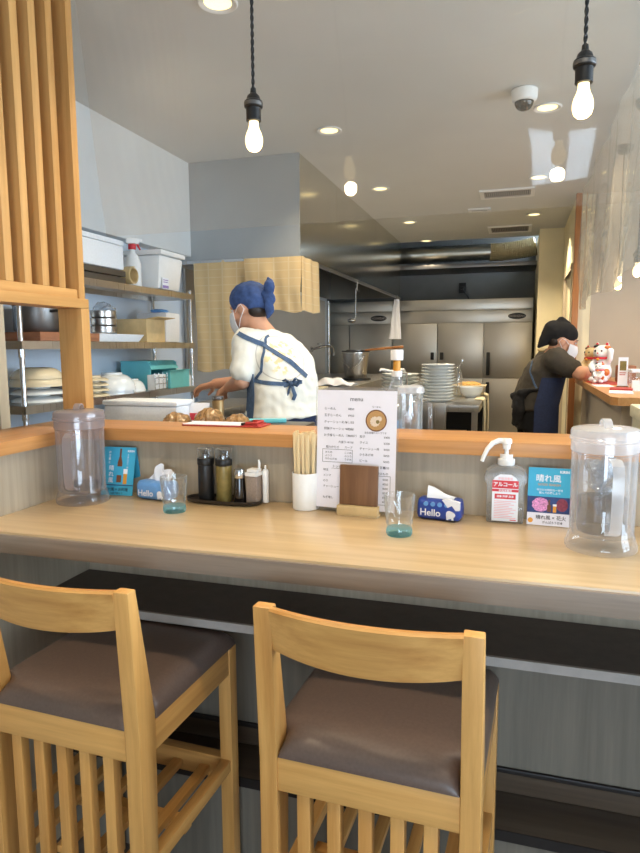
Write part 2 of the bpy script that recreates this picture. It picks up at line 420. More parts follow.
        for i in range(nu):
            a = i * w; b = a + w; fs.append((a, tot + a, tot + b, b))
            a += nv; b += nv; fs.append((a, b, tot + b, tot + a))
        for j in range(nv):
            a = j; fs.append((a, a + 1, tot + a + 1, tot + a))
            a = nu * w + j; fs.append((a, tot + a, tot + a + 1, a + 1))
        return s.raw(vs, fs)
    def open_sheet(s, fn, nu, nv):
        w = nv + 1
        vs = [fn(i / nu, j / nv) for i in range(nu + 1) for j in range(w)]
        fs = [(i * w + j, (i + 1) * w + j, (i + 1) * w + j + 1, i * w + j + 1) for i in range(nu) for j in range(nv)]
        return s.raw(vs, fs)
    def prism(s, poly, fn, d0, d1, bev=0):
        """extrude a 2-D polygon; fn(a, b, d) -> point"""
        n = len(poly)
        vs = [fn(a, b, d0) for a, b in poly] + [fn(a, b, d1) for a, b in poly]
        fs = [tuple(range(n)), tuple(reversed(range(n, 2 * n)))] + [(i, i + n, (i + 1) % n + n, (i + 1) % n) for i in range(n)]
        return s.raw(vs, fs)
    def text(s, body, size, origin, xd=(1, 0, 0), ud=(0, 0, 1), align='LEFT', bold=0.0, squash=1.0):
        me = text_mesh(body, align, bold)
        if me is None: return
        xd, ud, o = Vector(xd), Vector(ud), Vector(origin)
        vv = [s.bm.verts.new(o + xd * (v[0] * size * squash) + ud * (v[1] * size)) for v in me[0]]
        for f in me[1]:
            try: s.bm.faces.new([vv[i] for i in f]).material_index = s.mi
            except ValueError: pass

_TC = {}
def text_mesh(body, align='LEFT', bold=0.0):
    key = (body, align, bold)
    if key not in _TC:
        cu = bpy.data.curves.new('lettering', 'FONT'); cu.body = body; cu.size = 1.0; cu.align_x = align; cu.offset = bold
        cu.resolution_u = 3
        ob = bpy.data.objects.new('lettering', cu); COL.objects.link(ob)
        bpy.context.view_layer.update()
        dg = bpy.context.evaluated_depsgraph_get()
        me = bpy.data.meshes.new_from_object(ob.evaluated_get(dg))
        _TC[key] = ([tuple(v.co[:2]) for v in me.vertices], [tuple(p.vertices) for p in me.polygons])
        bpy.data.objects.remove(ob); bpy.data.curves.remove(cu); bpy.data.meshes.remove(me)
    return _TC[key]

OFF = {}
def tag(o, label=None, cat=None, group=None, kind=None):
    if label: o['label'] = label
    if cat: o['category'] = cat
    if group: o['group'] = group
    if kind: o['kind'] = kind
    return o

def thing(name, label, cat, loc=(0, 0, 0), rz=0.0, group=None):
    o = bpy.data.objects.new(name, None); COL.objects.link(o)
    o.empty_display_size = 0.05
    o.location = loc; o.rotation_euler = (0, 0, rz)
    OFF[o] = (Vector(loc), rz)
    return tag(o, label, cat, group)

def link_mesh(name, me, mats, parent=None):
    for m in (mats if isinstance(mats, (list, tuple)) else [mats]): me.materials.append(M[m] if isinstance(m, str) else m)
    o = bpy.data.objects.new(name, me); COL.objects.link(o)
    if parent is not None:
        o.parent = parent; OFF[o] = OFF.get(parent, (Vector(), 0))
    return o

def obj(name, g, mats, parent=None, smooth=30, world=False, origin=None):
    """one mesh object. With world=True the shape was given in world coordinates."""
    bm = g.bm
    if parent is not None and world:
        loc, rz = OFF[parent]
        bmesh.ops.transform(bm, matrix=Matrix.Rotation(-rz, 4, 'Z') @ Matrix.Translation(-loc), verts=bm.verts)
    if origin is not None: bmesh.ops.translate(bm, vec=-Vector(origin), verts=bm.verts)
    bmesh.ops.recalc_face_normals(bm, faces=bm.faces)
    me = bpy.data.meshes.new(name); bm.to_mesh(me); bm.free()
    if smooth:
        me.shade_smooth(); me.set_sharp_from_angle(angle=R(smooth))
    o = link_mesh(name, me, mats, parent)
    if origin is not None: o.location = origin
    return o

def flat_obj(name, g, mats, parent=None, world=False):
    """printed layer: keep the face orientation as built"""
    bm = g.bm
    if parent is not None and world:
        loc, rz = OFF[parent]
        bmesh.ops.transform(bm, matrix=Matrix.Rotation(-rz, 4, 'Z') @ Matrix.Translation(-loc), verts=bm.verts)
    me = bpy.data.meshes.new(name); bm.to_mesh(me); bm.free()
    return link_mesh(name, me, mats, parent)

def struct(name, g, mats, smooth=0):
    return tag(obj(name, g, mats, None, smooth), kind='structure')

def dup(root, loc=None, rz=None, label=None, group=None):
    r = root.copy(); COL.objects.link(r)
    if loc is not None: r.location = loc
    if rz is not None: r.rotation_euler = (0, 0, rz)
    if label: r['label'] = label
    if group: r['group'] = group
    for ch in list(root.children):
        c = ch.copy(); COL.objects.link(c); c.parent = r
        for g in list(ch.children):
            d = g.copy(); COL.objects.link(d); d.parent = c
    return r

def remeshed(name, g, mats, parent, voxel=0.01, smooth=4, wrinkle=0.0, wscale=9.0, cut=None, world=False, post=None):
    """fuse overlapping closed shapes into one continuous surface"""
    bm = g.bm
    if parent is not None and world:
        loc, rz = OFF[parent]
        bmesh.ops.transform(bm, matrix=Matrix.Rotation(-rz, 4, 'Z') @ Matrix.Translation(-loc), verts=bm.verts)
    bmesh.ops.recalc_face_normals(bm, faces=bm.faces)
    me = bpy.data.meshes.new(name); bm.to_mesh(me); bm.free()
    t = bpy.data.objects.new('fusing', me); COL.objects.link(t)
    md = t.modifiers.new('fuse', 'REMESH'); md.mode = 'VOXEL'; md.voxel_size = voxel; md.use_smooth_shade = True
    if smooth:
        sm = t.modifiers.new('smooth', 'SMOOTH'); sm.iterations = smooth; sm.factor = 0.5
    bpy.context.view_layer.update()
    dg = bpy.context.evaluated_depsgraph_get()
    m2 = bpy.data.meshes.new_from_object(t.evaluated_get(dg))
    bpy.data.objects.remove(t); bpy.data.meshes.remove(me)
    if wrinkle:
        m2.update()
        ns = [v.normal.copy() for v in m2.vertices]
        for v, n in zip(m2.vertices, ns):
            c = v.co
            k = noise.noise(Vector((c.x * wscale, c.y * wscale, c.z * wscale * 0.6))) + 0.5 * noise.noise(c * wscale * 2.3)
            v.co = c + n * k * wrinkle
    if post: post(m2)
    m2.name = name
    m2.shade_smooth()
    m2.materials.clear()
    return link_mesh(name, m2, mats, parent)

def wavy(a, k=1.0): return math.sin(a * k) * 0.6 + math.sin(a * k * 2.3 + 1.1) * 0.4

# ------------------------------------------------------------------ the setting
ZC = 2.5
def boxst(name, mat, *a, bev=0.0):
    g = G(); g.box(*a, bev=bev); return struct(name, g, mat)

boxst('floor', 'floor', -2.4, 2.7, -2.4, 1.62, -0.1, 0.0)
boxst('floor_kitchen', 'kfloor', -3.0, 2.7, 1.62, 8.1, -0.1, 0.14)
boxst('ceiling', 'ceiling', -2.4, 2.7, -2.4, 6.88, ZC, ZC + 0.12)
boxst('ceiling_alcove', 'wallgrey', -3.0, 0.38, 6.88, 8.1, 2.8, 2.9)
boxst('ceiling_upstand', 'wallgrey', -3.0, 0.38, 6.86, 6.89, ZC + 0.1, 2.85)
boxst('wall_left', 'steelwall', -2.1, -1.97, 1.70, 6.74, 0.0, ZC)
boxst('wall_alcove_side', 'wallgrey', -3.0, -2.1, 6.62, 6.74, 0.0, ZC)
boxst('wall_alcove_left', 'wallgrey', -3.05, -2.95, 6.7, 8.1, 0.0, 2.9)
boxst('wall_back', 'wallgrey', -3.0, 0.38, 7.86, 8.0, 0.0, 2.9)
boxst('wall_dining_left', 'wallbeige', -2.5, -2.35, -2.4, 1.86, 0.0, ZC)
sx, sy0, sy1, sz0, sz1 = WIN2
g = G(); g.box(2.65, 2.8, -2.4, sy0, 0, ZC); g.box(2.65, 2.8, sy1, 5.3, 0, ZC); g.box(2.65, 2.8, sy0, sy1, 0, sz0); g.box(2.65, 2.8, sy0, sy1, sz1, ZC)
struct('wall_dining_right', g, 'wallbeige')
g = G()
for k in range(5): a = sy0 + (sy1 - sy0 - 0.05) * k / 4; g.box(2.63, 2.72, a, a + 0.05, sz0, sz1)
for b in (sz0, sz1 - 0.05): g.box(2.63, 2.72, sy0, sy1, b, b + 0.05)
w2 = struct('window_2', g, 'darksteel')
g = G(); g.box(2.674, 2.68, sy0 + 0.04, sy1 - 0.04, sz0 + 0.04, sz1 - 0.04); obj('window_pane', g, 'pane', w2, 0)
boxst('wall_right', 'wallbeige', 0.501, 2.75, 5.16, 5.3, 0.0, ZC)
boxst('trim_bulkhead', 'wallwhite', -1.97, -1.885, 1.70, 3.56, 1.962, ZC, bev=0.003)
# pillar at the right of the fridges and the side wall with a doorway
g = G(); g.box(0.165, 0.38, 6.5, 7.95, 0.0, ZC); g.box(0.38, 0.5, 6.2, 7.95, 0.0, ZC)
g.box(0.38, 0.5, 5.161, 5.35, 0.0, ZC); g.box(0.38, 0.5, 5.35, 6.2, 2.0, ZC)
struct('wall_pillar', g, 'wallcream')
g = G(); g.box(0.372, 0.40, 5.32, 5.36, 0.14, 2.04); g.box(0.372, 0.40, 6.19, 6.23, 0.14, 2.04); g.box(0.372, 0.40, 5.32, 6.23, 2.0, 2.04)
fr = struct('door_1', g, 'panelwood')
g = G(); g.box(0.44, 0.47, 5.36, 6.19, 0.14, 2.0); obj('door_leaf', g, 'wallbeige', fr, 0)
g = G(); g.box(0.43, 0.44, 5.45, 5.47, 0.95, 1.15); obj('door_handle', g, 'chrome', fr, 0)
boxst('trim_post', 'postwood', 0.37, 0.412, 5.09, 5.15, 0.14, ZC, bev=0.002)
# pale boards between the dining room and the kitchen at far left
g = G()
for i in range(5): g.box(-2.35 + i * 0.127, -2.35 + i * 0.127 + 0.125, 1.815 - 0.004 * (i % 2), 1.86, 0.0, ZC, bev=0.002)
struct('wall_return', g, 'panelwood')
# unseen wall behind the camera: low wide window added for fill light, small upper pane
x0, x1, wy, z0, z1 = WIN
a0, a1, _, b0, b1 = WIN3
g = G(); g.box(-2.4, x0, wy - 0.1, wy, 0, ZC); g.box(x1, 2.75, wy - 0.1, wy, 0, ZC); g.box(x0, x1, wy - 0.1, wy, 0, z0); g.box(x0, x1, wy - 0.1, wy, z1, b0); g.box(x0, x1, wy - 0.1, wy, b1, ZC); g.box(x0, a0, wy - 0.1, wy, b0, b1); g.box(a1, x1, wy - 0.1, wy, b0, b1)
struct('wall_front', g, 'wallbeige')
g = G()
for a in (x0, x1 - 0.05): g.box(a, a + 0.05, wy - 0.08, wy + 0.02, z0, z1)
for b in (z0, z1 - 0.05): g.box(x0, x1, wy - 0.08, wy + 0.02, b, b + 0.05)
w1 = struct('added_fill_window', g, 'darksteel')
g = G(); g.box(x0 + 0.04, x1 - 0.04, wy - 0.03, wy - 0.024, z0 + 0.04, z1 - 0.04); obj('window_pane', g, 'pane', w1, 0)
g = G()
for a in (a0, (a0 + a1) / 2 - 0.015, a1 - 0.03): g.box(a, a + 0.03, wy - 0.08, wy + 0.02, b0, b1)
for b in (b0, b1 - 0.03): g.box(a0, a1, wy - 0.08, wy + 0.02, b, b + 0.03)
w3 = struct('window_3', g, 'darksteel')
g = G(); g.box(a0 + 0.02, a1 - 0.02, wy - 0.03, wy - 0.024, b0 + 0.02, b1 - 0.02); obj('window_pane', g, 'pane', w3, 0)

# low partition between counter and kitchen, clad in grey boards
g = G(); g.box(-1.239, 2.6, 1.624, 1.77, 0.0, 1.1565); struct('wall_partition', g, 'clad')
g = G(); g.box(-1.38, -1.24, 0.25, 1.77, 0.0, 1.1565); struct('wall_partition_left', g, 'clad')

# ------------------------------------------------------------------ dining counter
t = thing('dining_counter', 'long pale oak-topped dining counter along the grey partition', 'counter', (0.3, 1.4, 0))
g = G(); g.box(-1.239, 2.4, 1.178, 1.623, 0.965, 1.0, bev=0.003); obj('counter_top', g, 'table', t, world=True)
g = G(); g.box(-1.239, 2.4, 1.172, 1.2, 0.95, 0.9945, bev=0.002); obj('front_edge', g, 'fascia', t, world=True)
g = G(); g.box(-1.239, 2.4, 1.20, 1.623, 0.952, 0.965); obj('underside', g, 'fascia', t, world=True)
sh = G(); sh.box(-1.239, 2.4, 1.39, 1.623, 0.73, 0.748); so = obj('under_shelf', sh, 'shelfdark', t, world=True)
g = G(); g.box(-1.239, 2.4, 1.382, 1.39, 0.728, 0.749); obj('shelf_edge', g, 'shelfedge', so, world=True)
# scuffed panel and footrest step
t = thing('footrest_step', 'dark wooden footrest step along the floor below the counter', 'step', (0.3, 1.5, 0))
g = G(); g.box(-1.239, 2.4, 1.46, 1.60, 0.27, 0.285, bev=0.003); obj('tread', g, 'step', t, world=True)
g = G(); g.box(-1.239, 2.4, 1.466, 1.60, 0.0, 0.2695); obj('riser', g, 'concrete', t, world=True)
g = G(); g.box(-1.239, 2.4, 1.458, 1.4655, 0.258, 0.2845); obj('nosing', g, 'stepedge', t, world=True)
g = G(); g.box(-1.239, 2.4, 1.604, 1.623, 0.0, 0.725); struct('trim_panel', g, 'concrete')
g = G(); g.box(-1.239, 2.4, 1.5985, 1.6035, 0.286, 0.338); struct('baseboard_counter', g, 'step')
g = G(); g.box(-1.239, 2.4, 1.594, 1.6035, 0.3385, 0.352, bev=0.003); struct('trim_strip', g, 'stepedge')

g = G(); g.box(-1.41, 2.5, 1.588, 1.787, 1.157, 1.192, bev=0.003)
tag(obj('wooden_ledge', g, 'ledge'), 'long orange-brown wooden ledge capping the grey partition behind the counter', 'ledge')
g = G(); g.box(-1.41, -1.21, 0.25, 1.5865, 1.157, 1.192, bev=0.003)
tag(obj('wooden_ledge', g, 'ledge_y'), 'short wooden ledge running towards the viewer at the far left end', 'ledge')

# ------------------------------------------------------------------ lattice screen at upper left
t = thing('lattice_screen', 'pale wooden lattice screen hanging above the left ledge', 'screen', (-1.28, 1.3, 1.192))
g = G(); g.box(-1.335, -1.25, 0.25, 1.70, 1.540, 1.568, bev=0.0015); obj('beam', g, 'screen_y', t, world=True)
g = G(); g.box(-1.333, -1.25, 1.662, 1.70, 1.192, 1.5395, bev=0.0015); obj('post', g, 'screen', t, world=True)
g = G(); g.box(-1.332, -1.268, 0.25, 1.672, 1.5685, 1.596, bev=0.0015); obj('bottom_rail', g, 'screen_y', t, world=True)
g = G(); g.box(-1.338, -1.262, 1.673, 1.70, 1.5685, ZC, bev=0.0015); obj('end_post', g, 'screen', t, world=True)
y = 1.594
while y > 0.9:
    g = G(); g.box(-1.332, -1.268, y, y + 0.027, 1.5962, ZC, bev=0.001); obj('slat', g, 'screen', t, world=True); y -= 0.0685

# ------------------------------------------------------------------ stools
def make_stool(label, loc, rz):
    t = thing('counter_stool', label, 'stool', loc, rz, 'wooden stools at the counter')
    W = 0.20; zs = 0.672
    for s in (-1, 1):
        g = G(); x0, x1 = sorted((s * W, s * (W - 0.034)))
        # rear post: straight back face, tapering in depth above the seat and leaning back a little
        prof = [(-0.205, 0.0), (-0.165, 0.0), (-0.150, 0.56), (-0.148, 0.69), (-0.196, 0.966), (-0.222, 0.966), (-0.203, 0.66)]
        g.prism(prof, lambda a, b, d: (d, a, b), x0, x1)
        r = bmesh.ops.bevel(g.bm, geom=list(g.bm.edges), offset=0.0025, segments=2, profile=0.6, affect='EDGES')
        obj('leg', g, 'chair_z', t)
    for s in (-1, 1):
        g = G(); x0, x1 = sorted((s * W, s * (W - 0.034)))
        g.box(x0, x1, 0.175, 0.211, 0.0, 0.672, bev=0.003); obj('leg', g, 'chair_z', t)
    # curved crest rail
    xi = W - 0.034; n = 18; rs = []
    for i in range(n + 1):
        u = -1 + 2 * i / n; x = u * (xi + 0.002); bow = -0.030 * (1 - u * u)
        zt = 0.966 + 0.002 * (1 - u * u); zb = 0.880 - 0.010 * (1 - u * u) + 0.006
        yb = -0.199; yt = -0.2145
        rs.append([(x, yb + bow - 0.004 - 0.008, zb), (x, yb + bow + 0.008, zb), (x, yt + bow + 0.008, zt - 0.003), (x, yt + bow + 0.004, zt), (x, yt + bow - 0.006, zt), (x, yt + bow - 0.010, zt - 0.004)])
    g = G(); g.rings(rs); obj('crest_rail', g, 'chair_x', t, 40)
    # seat frame
    g = G(); g.box(-xi, xi, -0.200, -0.172, 0.606, 0.672, bev=0.002); obj('seat_rail', g, 'chair_x', t)
    g = G(); g.box(-xi, xi, 0.180, 0.206, 0.612, 0.672, bev=0.002); obj('seat_rail', g, 'chair_x', t)
    for s in (-1, 1):
        g = G(); x0, x1 = sorted((s * (W - 0.003), s * (W - 0.028)))
        g.box(x0, x1, -0.149, 0.1745, 0.606, 0.672, bev=0.002); obj('seat_rail', g, 'chair_y', t)
    # cushion with a rounded rear edge
    n = 14; rs = []
    def cz(u, v):
        e = max(abs(u), 0); f = abs(v)
        return 0.050 * (1 - e ** 14) ** 0.5 * (1 - f ** (7 if v < 0 else 9)) ** 0.5
    g = G(); NU, NV = 24, 24
    def fx(u, v): return (u * (W - 0.001 if v > -0.72 else W - 0.0355), -0.203 * 0.5 + 0.214 * 0.5 + v * 0.207)
    top = []; 
    for i in range(NU + 1):
        for j in range(NV + 1):
            u = math.sin((-1 + 2 * i / NU) * math.pi / 2); v = math.sin((-1 + 2 * j / NV) * math.pi / 2)
            x, yy = fx(u, v); top.append((x, yy, 0.674 + cz(u, v) * (0.94 + 0.10 * (1 - u * u) * (1 - v * v))))
    vs = top + [(p[0], p[1], 0.673) for p in top]; tot = len(top); w = NV + 1; fs = []
    for i in range(NU):
        for j in range(NV):
            a = i * w + j; b = a + w; fs += [(a, b, b + 1, a + 1), (tot + a, tot + a + 1, tot + b + 1, tot + b)]
    for i in range(NU):
        for k in (0, NV):
            a = i * w + k; b = a + w; fs.append((a, tot + a, tot + b, b))
    for j in range(NV):
        for k in (0, NU): a = k * w + j; fs.append((a, a + 1, tot + a + 1, tot + a))
    g.raw(vs, fs); obj('seat_cushion', g, 'leather', t, 60)
    # back slats under the seat
    for i in range(5):
        x = -0.117 + i * 0.0585
        g = G(); g.box(x - 0.0125, x + 0.0125, -0.196, -0.174, 0.2365, 0.6055, bev=0.0015); obj('back_slat', g, 'chair_z', t)
    g = G(); g.box(-xi, xi, -0.200, -0.172, 0.195, 0.236, bev=0.002); obj('stretcher', g, 'chair_x', t)
    g = G(); g.box(-xi, xi, 0.178, 0.206, 0.315, 0.375, bev=0.002); obj('stretcher', g, 'chair_x', t)
    for s in (-1, 1):
        g = G(); x0, x1 = sorted((s * (W - 0.004), s * (W - 0.030)))
        g.box(x0, x1, -0.162, 0.1745, 0.345, 0.375, bev=0.002); obj('stretcher', g, 'chair_y', t)
    g = G(); g.box(-0.169, 0.169, -0.005, 0.025, 0.30, 0.328, bev=0.002); cr = obj('crossbar', g, 'chair_x', t)
    for i in range(4):
        x = -0.12 + i * 0.08
        g = G(); g.box(x - 0.013, x + 0.013, -0.171, 0.177, 0.329, 0.346, bev=0.0015); obj('rack_slat', g, 'chair_y', t)
    return t
st = make_stool('wooden counter stool with brown cushion, wholly in view at right', (-0.226, 1.224, 0), R(-2.5))
l = dup(st, (-0.872, 1.229, 0), R(-2.5), 'wooden counter stool with brown cushion, cut off by the left picture edge')
stud = G(); stud.lathe([(0.0, 0), (0.0025, 0), (0.0022, 0.001), (0.0008, 0.0016)], (0.015, -0.03, 0.7205), 12); stud.box(-0.003 + 0.015 + 0.004, 0.0225, -0.034, -0.029, 0.7205, 0.722)
obj('crumb', stud, 'shelfedge', st, 0)

# ------------------------------------------------------------------ ceiling fittings
def downlight(x, y, label, z=ZC, lit=SPOT):
    t = thing('ceiling_downlight', label, 'ceiling light', (x, y, z), 0, 'round ceiling downlights')
    g = G(); g.lathe([(0.045, -0.001), (0.062, -0.001), (0.064, -0.004), (0.060, -0.008), (0.048, -0.006), (0.044, -0.003)], seg=32, cap=False, closed=True); obj('trim_ring', g, 'white', t)
    g = G(); g.lathe([(0.0445, -0.001), (0.0445, -0.003), (0.02, -0.0035)], seg=28); obj('lamp', g, 'down', t)
    l = bpy.data.lights.new('downlight_beam', 'SPOT'); l.energy = lit; l.color = (1.0, 0.83, 0.58); l.spot_size = R(120); l.spot_blend = 0.7; l.shadow_soft_size = 0.045
    lo = bpy.data.objects.new('downlight_beam', l); COL.objects.link(lo); lo.parent = t; lo.location = (0, 0, -0.02)
    return t
XA, XB = -0.935, 0.097
downlight(XA, 1.99, 'ceiling downlight at the top edge, beside the left pendant cord')
downlight(XA, 3.256, 'ceiling downlight in front of the steel hood, nearest the hood corner')
downlight(XA, 4.515, 'ceiling downlight beside the middle of the steel hood')
downlight(XA, 5.779, 'ceiling downlight beside the far end of the steel hood', lit=75.0)
downlight(XB, 3.26, 'ceiling downlight right beside the dome camera')
downlight(XB, 4.54, 'ceiling downlight just beyond the larger air vent')
downlight(XB, 5.77, 'small far ceiling downlight near the wooden post', lit=75.0)
for x, y in ((XA, 0.73), (XB, 0.73), (XB, 1.99), (XA, -0.6), (XB, -0.6), (1.15, 0.73), (1.3, 3.26), (1.3, 4.54)):
    downlight(x, y, 'ceiling downlight of the dining room out of the picture', lit=(30.0 if y > 0 else 14.0) if y < 2.5 else SPOT)
t = downlight(-0.93, 6.82, 'farthest ceiling downlight, shining on the silver duct', ZC, 30.0)

def pendant(x, y, label):
    zb = 1.885
    t = thing('pendant_bulb', label, 'pendant light', (x, y, zb), 0, 'bare bulbs on twisted cords over the counter')
    prof = [(0.002, -0.030), (0.010, -0.0275), (0.0165, -0.021), (0.0195, -0.011), (0.0195, -0.002), (0.017, 0.008), (0.0125, 0.018), (0.0105, 0.027), (0.0105, 0.034)]
    g = G(); g.lathe(prof, seg=28); obj('bulb', g, 'bulb', t, 60)
    g = G(); g.lathe([(0.012, 0.0345), (0.0165, 0.035), (0.0165, 0.062), (0.0205, 0.064), (0.0205, 0.076), (0.016, 0.080), (0.0135, 0.088), (0.007, 0.094), (0.006, 0.104)], seg=28); so = obj('lamp_holder', g, 'black', t)
    g = G(); g.lathe([(0.0208, 0.066), (0.0214, 0.067), (0.0214, 0.073), (0.0208, 0.074)], seg=28, cap=False, closed=True); obj('holder_ring', g, 'darksteel', so)
    g = G()
    for ph in (0, math.pi):
        n = 150; L = ZC - 0.03 - zb - 0.10
        g.tube([(0.0021 * math.cos(ph + k * 0.62), 0.0021 * math.sin(ph + k * 0.62), 0.10 + L * k / n) for k in range(n + 1)], 0.0022, 6)
    obj('twisted_cord', g, 'black', t, 60)
    g = G(); g.lathe([(0.004, -0.045), (0.03, -0.04), (0.045, -0.02), (0.046, -0.0005)], (0, 0, ZC - zb), 28); obj('ceiling_rose', g, 'black', t)
    l = bpy.data.lights.new('bulb_light', 'POINT'); l.energy = 3.0; l.color = (1, 0.78, 0.5); l.shadow_soft_size = 0.02
    lo = bpy.data.objects.new('bulb_light', l); COL.objects.link(lo); lo.parent = t; lo.location = (0, 0, -0.055)
    return t
pendant(-0.577, 1.4, 'bare glowing bulb on a black cord hanging left of the menu')
pendant(0.106, 1.4, 'bare glowing bulb on a black cord beside the dome camera')
for x, y, lab in ((0.525, 4.0, 'small far bulb at the bottom edge of the right vinyl sheet'), (0.512, 3.3, 'small bulb at the right picture edge under the vinyl sheet')):
    p = pendant(x, y, lab); p.location.z -= 0.125
    for ch in p.children:
        if ch.name.startswith('ceiling_rose'): ch.location.z += 0.125
        if ch.name.startswith('twisted_cord'): ch.scale.z = 1.26; ch.location.z -= 0.026

t = thing('dome_camera', 'white dome security camera on the ceiling', 'camera', (-0.005, 3.02, ZC))
g = G(); g.lathe([(0.050, -0.0005), (0.055, -0.004), (0.054, -0.034), (0.050, -0.044), (0.042, -0.05)], seg=36); obj('housing', g, 'white', t)
g = G(); g.ball((0, 0, -0.050), (0.040, 0.040, 0.036), 28, 16); obj('dome', g, 'sauce', t, 60)

def vent(x0, x1, y0, y1, label, n):
    t = thing('ceiling_vent', label, 'vent', ((x0 + x1) / 2, (y0 + y1) / 2, ZC), 0)
    w, d = (x1 - x0) / 2, (y1 - y0) / 2; f = 0.028
    g = G(); g.box(-w, w, -d, -d + f, -0.012, -0.0005); g.box(-w, w, d - f, d, -0.012, -0.0005); g.box(-w, -w + f, -d + f, d - f, -0.012, -0.0005); g.box(w - f, w, -d + f, d - f, -0.012, -0.0005)
    obj('frame', g, 'white', t, 0)
    g = G(); g.box(-w + f, w - f, -d + f, d - f, -0.003, -0.0005); obj('backing', g, 'black', t, 0)
    g = G()
    for i in range(n):
        x = -w + f + (2 * w - 2 * f) * (i + 0.5) / n; g.box(x - 0.003, x + 0.003, -d + f, d - f, -0.011, -0.0032)
    obj('louvres', g, 'shelfedge', t, 0)
vent(-0.29, 0.083, 4.79, 5.04, 'larger slotted air vent in the ceiling, seen through the vinyl', 22)
vent(-0.295, 0.09, 6.22, 6.56, 'farther slotted air vent in the ceiling near the duct', 22)
vent(-0.41, -0.235, 5.38, 5.49, 'small slotted grille in the ceiling left of the air vents', 8)

# ------------------------------------------------------------------ clear vinyl sheets
g = G()
g.sheet(lambda u, v: (-1.236 + 1.60 * u, 1.668 + 0.115 * (1 - v) + 0.006 * wavy(u * 7 + 0.4 * v) + 0.006 * noise.noise(Vector((u * 3.1, v * 2.2, 1.7))), 1.766 + (ZC - 1.767) * v), 60, 20, 0.0008)
tag(obj('vinyl_sheet', g, 'vinyl', None, 60), 'wide clear vinyl sheet hanging from the ceiling above the counter partition', 'vinyl sheet', 'clear vinyl sheets')
g = G()
def vs(u, v):
    y = 1.86 + 3.22 * u
    x = 0.412 + (0.012 + 0.012 * (1 - v)) * wavy(y * 8 + 2.0 * math.sin(v * 2.0) + 0.8 * v) + 0.010 * noise.noise(Vector((y * 3, v * 3, 4.0)))
    zb = 1.70 - 0.025 * math.sin(y * 4.2) + 0.02 * noise.noise(Vector((y * 2.2, 0, 0)))
    return (x, y, zb + (ZC - 0.002 - zb) * v)
g.sheet(vs, 150, 16, 0.0008)
tag(obj('vinyl_sheet', g, 'vinylfold', None, 60), 'folded clear vinyl sheet hanging above the right-hand ledge', 'vinyl sheet', 'clear vinyl sheets')

# ------------------------------------------------------------------ things on the counter
ZT = 1.0
def pitcher(x, y, rz, label, body, lid, water_level, hang):
    t = thing('water_pitcher', label, 'pitcher', (x, y, ZT), rz, 'clear lidded water pitchers')
    prof = [(0.0685, 0.0), (0.0705, 0.003), (0.0705, 0.012), (0.0675, 0.020), (0.0645, 0.030), (0.0625, 0.034), (0.0630, 0.10), (0.0640, 0.205), (0.0622, 0.2055), (0.0612, 0.10), (0.0607, 0.038), (0.056, 0.030), (0.02, 0.027), (0.0, 0.027)]
    g = G(); g.lathe(prof, seg=56, cap=False)
    # inner liner that holds the water
    g.lathe([(0.0615, 0.203), (0.052, 0.198), (0.0505, 0.19), (0.0495, 0.045), (0.047, 0.036), (0.0, 0.036)], seg=48, cap=False)
    g.lathe([(0.0685, 0.0), (0.0, 0.001)], seg=48, cap=False)
    obj('body', g, body, t, 35)
    g = G(); g.lathe([(0.0645, 0.2055), (0.0660, 0.207), (0.0660, 0.226), (0.0645, 0.2275), (0.0630, 0.226), (0.0630, 0.207)], seg=56, cap=False, closed=True); obj('collar', g, lid, t, 35)
    g = G(); g.lathe([(0.0655, 0.228), (0.0690, 0.2295), (0.0690, 0.2345), (0.0672, 0.236), (0.0672, 0.246), (0.0650, 0.251), (0.058, 0.2535), (0.0, 0.2545), (0.0, 0.2525), (0.056, 0.2515), (0.0628, 0.249), (0.0652, 0.245), (0.0652, 0.2295)], seg=56, cap=False); lo = obj('lid', g, lid, t, 35)
    g = G(); n = 12; w = 0.008
    def arch(k): a = math.pi * k / n; return (0.021 * math.cos(a), 0.2545 + 0.0175 * math.sin(a) ** 0.8)
    rs = []
    for k in range(n + 1):
        px, pz = arch(k); rs.append([(px, -w, pz), (px, w, pz), (px * 0.86, w, max(0.2546, pz - 0.0035)), (px * 0.86, -w, max(0.2546, pz - 0.0035))])
    g.rings(rs); obj('lid_grip', g, lid, lo, 40)
    # handle: a broad flat loop
    g = G(); path = [(0.060, 0.195), (0.080, 0.196), (0.096, 0.188), (0.101, 0.172), (0.100, 0.12), (0.098, 0.075), (0.092, 0.058), (0.076, 0.050), (0.062, 0.047)]
    rs = []
    for i, (a, z) in enumerate(path):
        b = path[min(i + 1, len(path) - 1)]; c = path[max(0, i - 1)]; d = Vector((b[0] - c[0], b[1] - c[1])).normalized(); nx, nzz = -d.y, d.x
        h = 0.0035; ww = 0.011
        rs.append([(a + nx * h, -ww, z + nzz * h), (a + nx * h, ww, z + nzz * h), (a - nx * h, ww * 0.8, z - nzz * h), (a - nx * h, -ww * 0.8, z - nzz * h)])
    g.rings(rs); obj('handle', g, lid, t, 40)
    return t
P1 = pitcher(0.178, 1.425, R(-82), 'clear lidded pitcher of ice water at the right picture edge', 'pitcher', 'pitcherlid', 0.17, 1)
P2 = pitcher(-1.143, 1.487, R(-72), 'smoky clear lidded pitcher at the left end of the counter', 'smoke', 'smokelid', 0.0, 0)
def inside_water(x, y, h, label):
    g = G(); g.lathe([(0.0, 0.0375), (0.046, 0.0375), (0.0485, 0.047), (0.0488, h - 0.002), (0.047, h), (0.0, h)], (x, y, ZT), 40, cap=False)
    return tag(obj('drinking_water', g, 'water', None, 40), label, 'water')
inside_water(0.178, 1.425, 0.108, 'water filling the right pitcher below its ice')
inside_water(-1.143, 1.487, 0.052, 'last shallow water at the bottom of the left pitcher')
